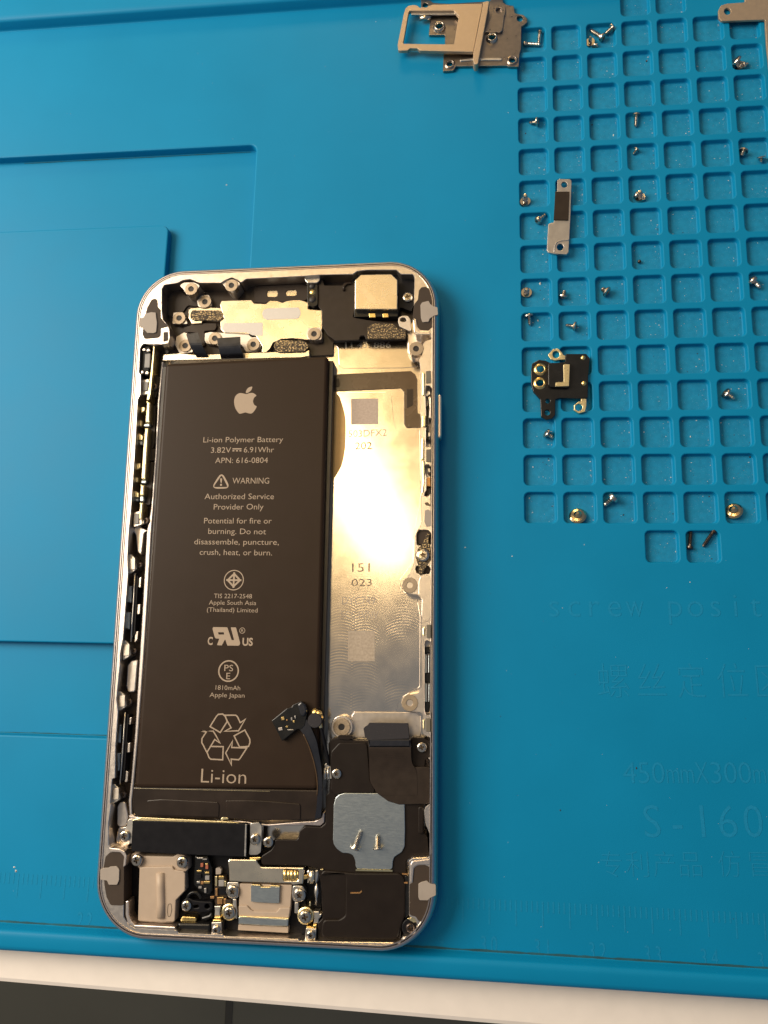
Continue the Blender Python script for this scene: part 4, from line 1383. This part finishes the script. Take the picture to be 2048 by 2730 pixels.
for sc, (cx, cy), pl, up in (('H', (78, 1250), 'H 20,1135 160,1130 160,1305 20,1300', 'H 62,910 150,908 135,1000 142,1050 60,1050 68,980'), ('H', (1390, 1320), 'H 1325,1215 1472,1222 1460,1390 1310,1385', 'H 1430,980 1508,985 1515,1020 1545,1015 1535,1060 1505,1090 1498,1150 1430,1160 1440,1090')):
    part('grounding_clip', pl, 3.0, 4.9, 'component_tin', r=0.15, bev=0.15)
    part('grounding_clip', up, 2.5, 4.2, 'component_tin', r=0.12, bev=0.15)
    screw(sc, cx, cy, 4.9, 62, 'star')
for s in ('H 60,1055 150,1055 150,1090 62,1090', 'H 45,1095 150,1098 160,1130 30,1128', 'H 1425,1165 1478,1165 1475,1215 1410,1212', 'H 1335,1190 1400,1195 1470,1215 1325,1222'):
    part('clip_bend', s, 3.0, 4.5, 'gold', r=0.1, bev=0.2)

# ---- charging connector
part('connector_base', 'H 240,560 1310,590 1330,1000 1420,1100 1300,1380 190,1320 170,1180 240,1100', 1.5, 2.8, 'black_satin', r=0.3)
sh = part('connector_shield', 'H 245,290 270,262 640,268 665,320 700,362 720,370 1298,378 1302,420 1285,605 1140,620 1120,600 420,578 265,572 262,420', 3.0, 4.5, 'shield_metal', r=0.15, bev=0.22,
          holes=['H 1018,415 1040,405 1215,415 1222,430 1218,545 1205,555 1030,552 1016,540'], label='steel shield of the charging connector')
for s, w in (('H 1048,410 1044,550', 0.55), ('H 1095,412 1092,552', 0.45), ('H 1140,414 1138,552', 0.55), ('H 1188,416 1186,552', 0.5)):
    bm = bmesh.new()
    tube_bm(bm, W3(s, 4.1), w, 10)
    obj('gold_barrel', bm, 'gold', sh, smooth=True)
part('spring_contact', 'H 545,240 690,232 710,240 690,270 650,280 548,262', 3.4, 4.4, 'gold', r=0.1, bev=0.15)
part('connector_body', 'H 408,600 1132,620 1112,935 1090,1078 395,1052 400,900', 2.6, 4.0, 'beige_plastic', r=0.1, bev=0.1)
part('connector_rim', 'H 395,905 510,905 560,960 600,985 920,990 965,935 1112,930 1090,1078 395,1052', 3.9, 4.35, 'beige_plastic', r=0.3, bev=0.15)
part('connector_label', 'H 566,625 690,632 700,650 835,650 840,640 962,650 955,868 900,872 640,858 566,848', 3.9, 4.5, 'steel', r=0.06, bev=0.06)
for s in ('H 572,610 695,618 692,640 575,632', 'H 835,622 965,630 962,650 838,645', 'H 700,645 832,650 830,666 700,660'):
    part('glint_edge', s, 4.0, 4.62, 'gold_bar', r=0.05, bev=0.08)  # gold strips paint the warm lamp's glint on the label edges
part('connector_strip', 'H 395,1062 440,1055 1082,1088 1085,1110 1078,1192 900,1190 520,1168 392,1160', 3.0, 4.4, 'steel', r=0.1, bev=0.15)
part('connector_glint', 'H 400,1048 1090,1078 1085,1094 398,1066', 4.2, 4.62, 'gold_bar', r=0.05, bev=0.08)  # painted glint: gold colour along the upper edge of the steel strip
part('connector_foot', 'H 392,1168 1085,1198 1080,1285 385,1245', 2.5, 3.9, 'beige_plastic', r=0.1, bev=0.1)
for a_, b_ in (('H 240,580 395,582 398,620 392,800 310,815 250,790 220,720 232,640', 4.2), ('H 1145,625 1280,632 1322,700 1318,790 1260,855 1150,850 1130,750', 4.2)):
    part('screw_tab', a_, 2.5, b_, 'component_tin', r=0.6, bev=0.12)
for s in ('H 315,812 365,815 365,900 380,990 375,1090 345,1080 325,990 312,900', 'H 1170,855 1225,858 1220,1020 1165,1010'):
    part('screw_strut', s, 2.5, 3.9, 'component_tin', r=0.15, bev=0.15)
screw('H', 310, 712, 4.25, 84, 'star')
screw('H', 1235, 765, 4.25, 86, 'star')
screw('H', 262, 1012, 4.2, 80)
screw('H', 1312, 1068, 4.2, 84)
for c, x, y, r in (('H', 258, 1000, 95), ('H', 1318, 1050, 98)):
    v = at(*px(c, x, y), 4.0)
    rr = r / 5.184 / 11.6
    bm = bmesh.new()
    prism_bm(bm, circ(v, rr, 24), 2.0, 3.9, 0.3)
    obj('screw_cup', bm, 'gold_bar', phone)
sw = part('coax_socket', 'H 1330,430 1370,405 1500,410 1505,470 1480,600 1340,600 1345,520', 2.5, 3.9, 'component_tin', r=0.2, bev=0.3)
bm = bmesh.new()
tube_bm(bm, W3('H 1412,415 1408,590', 4.0), 0.65, 10)
obj('socket_barrel', bm, 'shield_metal', sw, smooth=True)
part('gold_pin', 'H 1290,480 1340,478 1348,530 1295,545', 3.0, 4.2, 'gold', r=0.1)
part('gold_pin', 'H 1525,398 1568,400 1560,418 1525,416', 4.2, 4.7, 'gold_bar', r=0.05)
bm = bmesh.new()
tube_bm(bm, W3('H 1475,590 1472,650 1474,720 1472,800 1470,890', [4.4, 4.5, 4.5, 4.4, 4.2]), [0.08, 0.35, 0.5, 0.18, 0.3], 8)
obj('solder_pin', bm, 'component_tin', phone, smooth=True)
part('gold_pin', 'H 1372,850 1395,850 1392,915 1370,912', 3.0, 4.0, 'gold_bar', r=0.1)

# ---- loose cables folded over the battery: antenna flex with its connector, coax lead
ribbon('charge_flex', 'J 928,405 932,480 936,560 938,660 950,760 1020,860', 'J 1275,405 1278,480 1285,590 1320,660 1330,760 1330,860', [5.6, 5.75, 5.3, 5.0, 4.95, 4.95], 0.2, 'dark_flex')
part('flex_pad', 'J 936,600 1285,590 1310,632 1428,628 1430,930 1180,938 1090,910 1000,845 950,760', 4.6, 5.0, 'dark_flex', r=0.4, bev=0.08)
part('flex_band', 'J 925,398 1276,400 1278,470 930,470', 5.2, 5.95, 'black_flex', r=0.1, bev=0.3)
part('flex_stiffener', 'J 888,315 900,300 925,285 935,268 1255,272 1266,398 930,412 900,385', 5.3, 6.0, 'black_foam', r=0.25, bev=0.1)
bl = part('lead_connector', 'J 136,250 262,148 300,138 312,118 380,90 410,112 432,165 408,290 378,322 345,320 222,418', 5.2, 6.1, 'black_gloss', r=0.15, bev=0.12, label='black battery lead connector bent up over the battery')
for x, y, w, h, m in ((228, 232, 30, 30, 'gold'), (208, 318, 40, 30, 'rail_metal'), (262, 300, 22, 16, 'gold'), (318, 258, 18, 22, 'gold'), (262, 245, 14, 14, 'pcb_copper'), (330, 222, 12, 26, 'component_tin'), (290, 325, 60, 10, 'component_tin'), (300, 235, 14, 30, 'component_grey')):
    spart(bl, 'solder_pad', 'J %g,%g %g,%g %g,%g %g,%g' % (x - w / 2, y - h / 3, x + w / 3, y - h / 2, x + w / 2, y + h / 3, x - w / 3, y + h / 2), 6.0, 6.3, m, r=0.08, bev=0.06)
spart(bl, 'connector_fold', 'J 345,118 382,92 412,118 425,170 405,215 375,215', 5.9, 6.6, 'black_flex', r=0.5, bev=0.3)
ribbon('battery_lead', 'J 360,310 400,365 440,450 480,570 506,690 515,800 505,950 490,1055', 'J 425,240 470,330 505,420 525,520 545,640 548,780 548,920 540,1040', [5.9, 5.9, 5.8, 5.6, 5.4, 5.3, 5.0, 4.6], 0.22, 'black_flex')
bm = bmesh.new()
tube_bm(bm, interp3(W3('J 398,362 438,450 478,570 504,690 513,800 508,860', [6.0, 5.95, 5.75, 5.55, 5.4, 5.3]), 5), 0.14, 6)
obj('lead_edge', bm, 'brown_film', phone, smooth=True)
v = at(*px('J', 492, 248), 6.2)
bm = bmesh.new()
lathe_bm(bm, [(0, -0.9), (1.25, -0.9), (1.4, -0.7), (1.42, 0.1), (1.3, 0.25), (0, 0.28)], 20, Matrix.Translation(v))
cxn = obj('coax_plug', bm, 'black_foam', phone)
bm = bmesh.new()
for x, y, r_ in ((492, 185, 0.8), (520, 195, 0.75), (535, 225, 0.6)):
    v = at(*px('J', x, y), 5.7)
    lathe_bm(bm, [(0, -0.6), (r_, -0.4), (r_, 0.1), (r_ * 0.6, 0.45), (0, 0.55)], 10, Matrix.Translation(v))
obj('plug_rim', bm, 'gold', cxn)
bm = bmesh.new()
tube_bm(bm, W3('J 530,262 540,305', [5.9, 5.6]), [0.45, 0.35], 8)
obj('plug_crimp', bm, 'gold_bar', cxn)
bm = bmesh.new()
tube_bm(bm, interp3(W3('J 540,300 556,370 575,460 592,540 600,610', [5.5, 5.2, 4.8, 4.6, 4.5]), 5), 0.34, 8)
obj('coax_cable', bm, 'black_satin', phone, smooth=True)
# ------------------------------------------------------------------ loose parts on the mat
def hole(c, x, y, r, z, n=16):
    return [at(*px(c, x + r * math.cos(2 * PI * k / n), y + r * math.sin(2 * PI * k / n)), z).xy for k in range(n)]


def boss(name, c, x, y, r, z, m, parent, h=0.5):
    v = at(*px(c, x, y), z)
    rr = (at(*px(c, x + r, y), z) - v).length
    bm = bmesh.new()
    lathe_bm(bm, [(rr * 1.75, 0), (rr * 1.6, h * 0.35), (rr * 1.35, h * 0.9), (rr * 1.15, h), (rr, h * 0.85), (rr, -0.3)], 24, Matrix.Translation((v.x, v.y, z)))
    return obj(name, bm, m, parent, smooth=True)


root = thing('board_shield', 'grey brown metal cover plate with screw eyelets lying under the card tray', 'metal cover', at(1290, 110, 0))
prism('cover_sheet', 'T 360,-20 470,5 500,30 590,38 700,42 1160,12 1190,-30 1300,-40 1320,30 1360,55 1440,68 1452,150 1500,163 1555,172 1600,220 1595,262 1560,290 1530,308 1526,560 1505,640 1500,775 1380,772 1360,762 770,770 740,818 615,828 625,600 640,520 640,405 450,405 470,220 480,175 440,95 360,88',
      0.15, 0.75, 'bracket_metal', root, r=0.3, bev=0.1, holes=[hole('T', 1512, 215, 35, .75), hole('T', 1425, 710, 38, .75), hole('T', 698, 752, 35, .75), hole('T', 575, 325, 40, .75), hole('T', 1187, 455, 38, .75), hole('T', 412, 62, 30, .75)])
prism('cover_tab', 'T 1088,370 1285,374 1312,352 1330,190 1345,150 1352,62 1230,60 1215,130 1180,150 1150,250', 0.7, 1.3, 'bracket_metal', root, r=0.25, bev=0.12, holes=[hole('T', 1270, 122, 34, 1.3)])
for x, y, r in ((575, 325, 42), (1187, 455, 40)):
    boss('eyelet', 'T', x, y, r, 0.75, 'screw_steel', root, 0.8)
for x, y, r in ((1425, 705, 40), (698, 750, 38)):
    boss('eyelet', 'T', x, y, r, 0.72, 'bracket_metal', root, 0.35)
prism('pressed_ridge', 'T 810,690 960,668 1290,668 1308,680 1300,698 950,700 820,712', 0.6, 1.05, 'bracket_cool', root, r=0.2, bev=0.2)
bm = bmesh.new()
tube_bm(bm, W3('T 345,212 470,208', 1.3), 0.55, 10)
obj('peg', bm, 'screw_steel', root, smooth=True)

root = thing('card_tray', 'tan metal card tray frame lying across the grey cover plate', 'card tray', at(1150, 80, 1.2))
prism('tray_frame', 'T 88,520 95,580 125,588 205,585 235,560 320,562 350,588 970,602 1085,30 1090,40 500,52 450,65 430,85 350,90 320,65 280,55 215,65 180,95 160,160',
      1.45, 2.25, 'tray_metal', root, r=0.3, bev=0.10, holes=['T 152,508 218,140 235,124 745,122 800,185 745,515'])
prism('tray_face', 'T 1086,30 1110,12 1145,8 1158,22 1025,740 1005,748 982,744 966,700 970,610', 0.8, 2.9, 'tray_metal', root, r=0.25, bev=0.15)
prism('inner_lip', 'T 235,130 740,126 780,165 250,168', 1.35, 1.75, 'bracket_cool', root, r=0.1, bev=0.1)

root = thing('metal_bracket', 'narrow grey metal bracket with a black pad and two holes', 'bracket', at(1490, 580, 0))
prism('bracket_sheet', 'R 305,95 320,88 385,90 396,100 388,350 376,560 365,574 285,570 250,562 237,548 246,378 282,366 296,170 304,165', 0.08, 0.55, 'bracket_cool', root, r=0.15, bev=0.08, holes=[hole('R', 349, 126, 19, .55), hole('R', 323, 527, 22, .55)])
prism('black_pad', 'R 291,170 383,170 376,352 281,350', 0.5, 0.85, 'dark_flex', root, r=0.05, bev=0.05)
bm = bmesh.new()
tube_bm(bm, interp3(W3('R 284,560 288,520 306,494 340,485 380,483', 0.55), 5), 0.16, 8)
obj('pressed_ridge', bm, 'bracket_cool', root, smooth=True)

root = thing('antenna_bracket', 'black antenna bracket with gold eyelets lying across four pockets', 'bracket', at(1490, 1030, 0))
prism('bracket_body', 'S 135,260 142,215 185,190 230,196 262,212 355,206 358,153 490,152 514,182 502,300 500,436 420,440 320,436 292,445 290,545 272,568 235,576 200,556 195,445 150,395 137,345', 0.08, 0.7, 'black_gloss', root, r=0.25, bev=0.1,
      holes=[hole('S', 195, 252, 30, .7), hole('S', 192, 341, 30, .7), hole('S', 243, 456, 15, .7), hole('S', 240, 530, 18, .7)])
prism('raised_block', 'S 246,214 262,210 385,208 385,355 370,370 262,366 246,350', 0.6, 1.5, 'black_gloss', root, r=0.3, bev=0.12)
prism('gold_strip', 'S 343,225 350,218 384,220 379,360 290,362 295,335 346,334', 1.45, 1.65, 'gold_bar', root, r=0.08, bev=0.04)
prism('lug', 'S 243,160 275,122 310,118 335,145 342,160 356,162 355,190 322,190 292,196 264,188', 0.1, 0.6, 'gold_bar', root, r=0.25, bev=0.08, holes=[hole('S', 296, 157, 23, .6)])
prism('lug', 'S 458,440 492,440 492,485 482,525 442,535 410,515 412,480 440,460 456,458', 0.1, 0.6, 'gold_bar', root, r=0.3, bev=0.08, holes=[hole('S', 443, 497, 23, .6)])
for x, y in ((195, 252), (192, 341)):
    boss('eyelet', 'S', x, y, 24, 0.7, 'gold', root, 0.3)
for x, y in ((470, 178), (475, 342)):
    v = at(*px('S', x, y), 0.7)
    bm = bmesh.new()
    lathe_bm(bm, [(0.55, 0), (0.45, 0.2), (0, 0.26)], 10, Matrix.Translation((v.x, v.y, 0.7)))
    obj('rivet', bm, 'gold', root, smooth=True)

root = thing('corner_plate', 'tan grey metal plate with one eyelet, cut off by the top right corner', 'metal plate', at(2000, 30, 0))
prism('plate_sheet', 'Q 1340,65 1355,35 1395,22 1510,14 1512,-60 2100,-90 2100,300 1668,470 1650,300 1642,180 1640,125 1455,131 1360,134 1342,115', 0.3, 0.8, 'tray_metal', root, r=0.3, bev=0.1, holes=[hole('Q', 1398, 72, 22, .8)])

# ---- loose screws: one prototype of each kind, the rest are copies
def screw_proto(kind, hr, hh, sr, ln, m, taper):
    global ORG
    ORG = Vector((0, 0, 0))
    r = bpy.data.objects.new('screw', None)
    COL.objects.link(r)
    r.empty_display_size = 0.05
    bm = bmesh.new()
    cr = []
    for k in range(4):
        a = k * PI / 2
        for da, rr in ((-0.30, 0.55), (0.30, 0.55), (PI / 4, 0.22)):
            cr.append(Vector((rr * hr * math.cos(a + da), rr * hr * math.sin(a + da))))
    n = 20
    prev = None
    first = None
    for q, z in (((sr * 0.9, 0.7), (sr * 1.15, 0.55), (sr * 1.25, 0.3), (hr * 0.8, 0.18), (hr, -0.05)) if kind == 'disc' else ((sr * 0.9, 0), (hr, 0))) + ( (hr, -hh * 0.6), (hr * 0.9, -hh * 0.85), (hr * 0.72, -hh)):
        cur = ring_verts(bm, circ(Vector((0, 0)), q, n), z)
        if prev:
            bridge(bm, prev, cur)
        else:
            first = cur
        prev = cur
    cap(bm, [first])
    cr = ccw(cr)
    r0 = ring_verts(bm, cr, -hh)
    r1 = ring_verts(bm, offset(cr, 0.05), -hh * 0.45)
    bridge(bm, r0, r1)
    cap(bm, [r1])
    cap(bm, [prev, r0])
    h = obj('screw_head', bm, m, r)
    bm = bmesh.new()
    prof = [(0, 0)]
    st = 0.36
    z = 0.0
    prof.append((sr * 0.8, 0.0))
    z = ln * 0.15
    prof.append((sr * 0.8, z))
    while z < ln - st:
        f = 1 - taper * max(0, (z / ln - 0.55) / 0.45)
        prof.append((sr * f, z + st * 0.45))
        prof.append((sr * 0.76 * f, z + st * 0.95))
        z += st
    prof.append((sr * 0.5 * (1 - taper * 0.8), ln))
    prof.append((0, ln))
    lathe_bm(bm, prof, 14)
    obj('threaded_shaft', bm, m, r)
    return r


PROTO = {'long': (screw_proto('long', 0.95, 0.5, 0.50, 3.6, 'screw_steel', 0.15), 0.95, 0.5, 3.6),
         'short': (screw_proto('short', 1.0, 0.45, 0.42, 1.9, 'screw_steel', 0.6), 1.0, 0.42, 1.9),
         'shoulder': (screw_proto('shoulder', 1.15, 0.7, 0.62, 1.7, 'screw_steel', 0.5), 1.15, 0.62, 1.7),
         'disc': (screw_proto('disc', 1.75, 0.45, 0.7, 1.1, 'screw_brass', 0.3), 1.75, 0.7, 1.1),
         'rod': (screw_proto('rod', 0.55, 0.7, 0.46, 3.2, 'screw_steel', 0.0), 0.55, 0.46, 3.2),
         'black': (screw_proto('black', 0.62, 0.6, 0.42, 3.7, 'screw_dark', 0.1), 0.62, 0.42, 3.7)}
USED = {}
GROUP = 'loose screws sorted into the pockets of the mat'


def loose(kind, c, head, tip, label, zf=PZ, zh=None, zt=None, sc=1.0, group=GROUP):
    pr, hr, sr, ln = PROTO[kind]
    if kind not in USED:
        r = pr
        USED[kind] = 1
    else:
        r = pr.copy()
        COL.objects.link(r)
        for ch in pr.children:
            d = ch.copy()
            COL.objects.link(d)
            d.parent = r
    zh = zf + hr * sc * 0.98 if zh is None else zf + zh
    zt = zf + sr * sc if zt is None else zf + zt
    a, b = at(*px(c, *head), zh), at(*px(c, *tip), zt)
    d = (b - a)
    r.location = a * U
    r.rotation_mode = 'QUATERNION'
    r.rotation_quaternion = Vector((0, 0, 1)).rotation_difference(d.normalized())
    r.scale = (sc, sc, d.length / ln if d.length > 0.5 else sc)
    tag(r, label, 'screw', group)
    return r


loose('rod', 'Q', (105, 282), (196, 288), 'short threaded rod lying flat beside the edge of the grey cover plate')
loose('rod', 'Q', (192, 212), (186, 276), 'short threaded rod standing upright in picture above the flat rod by the cover plate')
loose('long', 'Q', (590, 238), (515, 192), 'longest silver screw of the pile in the upper pocket, its tip to the left')
loose('long', 'Q', (655, 180), (610, 222), 'silver screw leaning on the right wall of the upper pocket with the pile')
loose('short', 'Q', (515, 268), (515, 235), 'stubby silver screw standing on its head at the left of the upper pile', zh=0.4, zt=2.2)
loose('short', 'Q', (548, 300), (560, 282), 'smallest silver screw at the bottom edge of the pocket with the pile', sc=0.7)
loose('short', 'Q', (170, 783), (122, 790), 'silver screw lying on its side in the left column pocket, just above a dark speck')
loose('long', 'Q', (812, 742), (808, 815), 'single long silver screw lying upright in picture, alone in its pocket', sc=0.85)
loose('short', 'Q', (812, 962), (790, 994), 'tiny pointed silver screw alone in the pocket below the single long screw', sc=0.75)
loose('shoulder', 'Q', (1460, 395), (1490, 425), 'dull silver screw on top of the heap by the corner plate', zh=1.4, zt=0.8)
loose('shoulder', 'Q', (1470, 425), (1452, 400), 'screw showing its flat head at the bottom of the heap by the corner plate', zh=0.5, zt=1.6)
loose('short', 'Q', (1500, 420), (1536, 408), 'thin screw pointing right out of the heap by the corner plate', sc=0.8)
loose('shoulder', 'Q', (1500, 972), (1488, 1002), 'dark stub screw left of the T shaped screw at the right edge', sc=0.9, zt=0.8)
loose('short', 'Q', (1615, 1012), (1616, 1045), 'T shaped screw seen from the side at the right edge of the mat', sc=0.95)
loose('shoulder', 'R', (98, 232), (98, 192), 'bright screw standing on its wide head in the pocket left of the padded bracket', zh=0.3, zt=2.4)
loose('short', 'R', (185, 350), (246, 303), 'slim silver screw pointing up right, touching the padded bracket', sc=0.85)
loose('shoulder', 'R', (835, 205), (835, 168), 'upright screw with dark sides in the heap of the middle column pocket', zh=0.4, zt=2.0)
loose('short', 'R', (815, 195), (876, 222), 'screw lying across the heap in the middle column, tip to the lower right', sc=0.8)
loose('shoulder', 'R', (106, 818), (108, 795), 'round headed screw standing in the left column pocket beside a pale flake', zh=0.4, zt=1.9)
loose('shoulder', 'R', (343, 840), (352, 806), 'short screw showing its cross recess toward the viewer, second column', zh=0.7, zt=1.0, sc=0.85)
loose('shoulder', 'R', (618, 812), (590, 795), 'screw tipped on its round head edge in the third column pocket', zh=1.0, zt=0.8)
loose('short', 'R', (122, 972), (128, 1032), 'silver screw with its head up and a brown splinter at its side')
loose('short', 'R', (412, 1036), (355, 1028), 'silver screw lying sideways above the antenna bracket, tip to the left')
loose('shoulder', 'R', (1565, 748), (1608, 790), 'dark grey screw at the right edge pointing to the lower right', sc=0.9)
loose('short', 'S', (1392, 408), (1446, 446), 'grey screw lying askew alone in a pocket of the right hand columns', sc=1.1)
loose('short', 'S', (238, 666), (282, 696), 'grey screw against the right wall of the pocket below the antenna bracket', sc=1.05)
loose('disc', 'S', (435, 1192), (435, 1175), 'gold rimmed wide flat head screw in the bottom row, second pocket', zh=0.5, zt=1.6)
loose('shoulder', 'S', (655, 1085), (606, 1128), 'shiny screw with a fat collar pointing lower left in the bottom row')
loose('disc', 'S', (1437, 1160), (1437, 1142), 'silver wide flat head screw at the right end of the bottom row', zh=0.5, zt=1.6)
loose('black', 'S', (1156, 1392), (1162, 1290), 'black screw standing upright in picture at the left of its pocket')
loose('black', 'S', (1303, 1300), (1240, 1392), 'black screw lying aslant with a copper coloured tip')
ZS = 4.62
loose('long', 'K', (335, 800), (418, 590), 'long gold lit screw standing on the steel plate of the loudspeaker', zf=ZS, sc=1.0, group='two screws left on the loudspeaker plate')
loose('long', 'K', (638, 812), (640, 645), 'shorter gold lit screw right of the long one on the steel plate', zf=ZS, sc=1.0, group='two screws left on the loudspeaker plate')
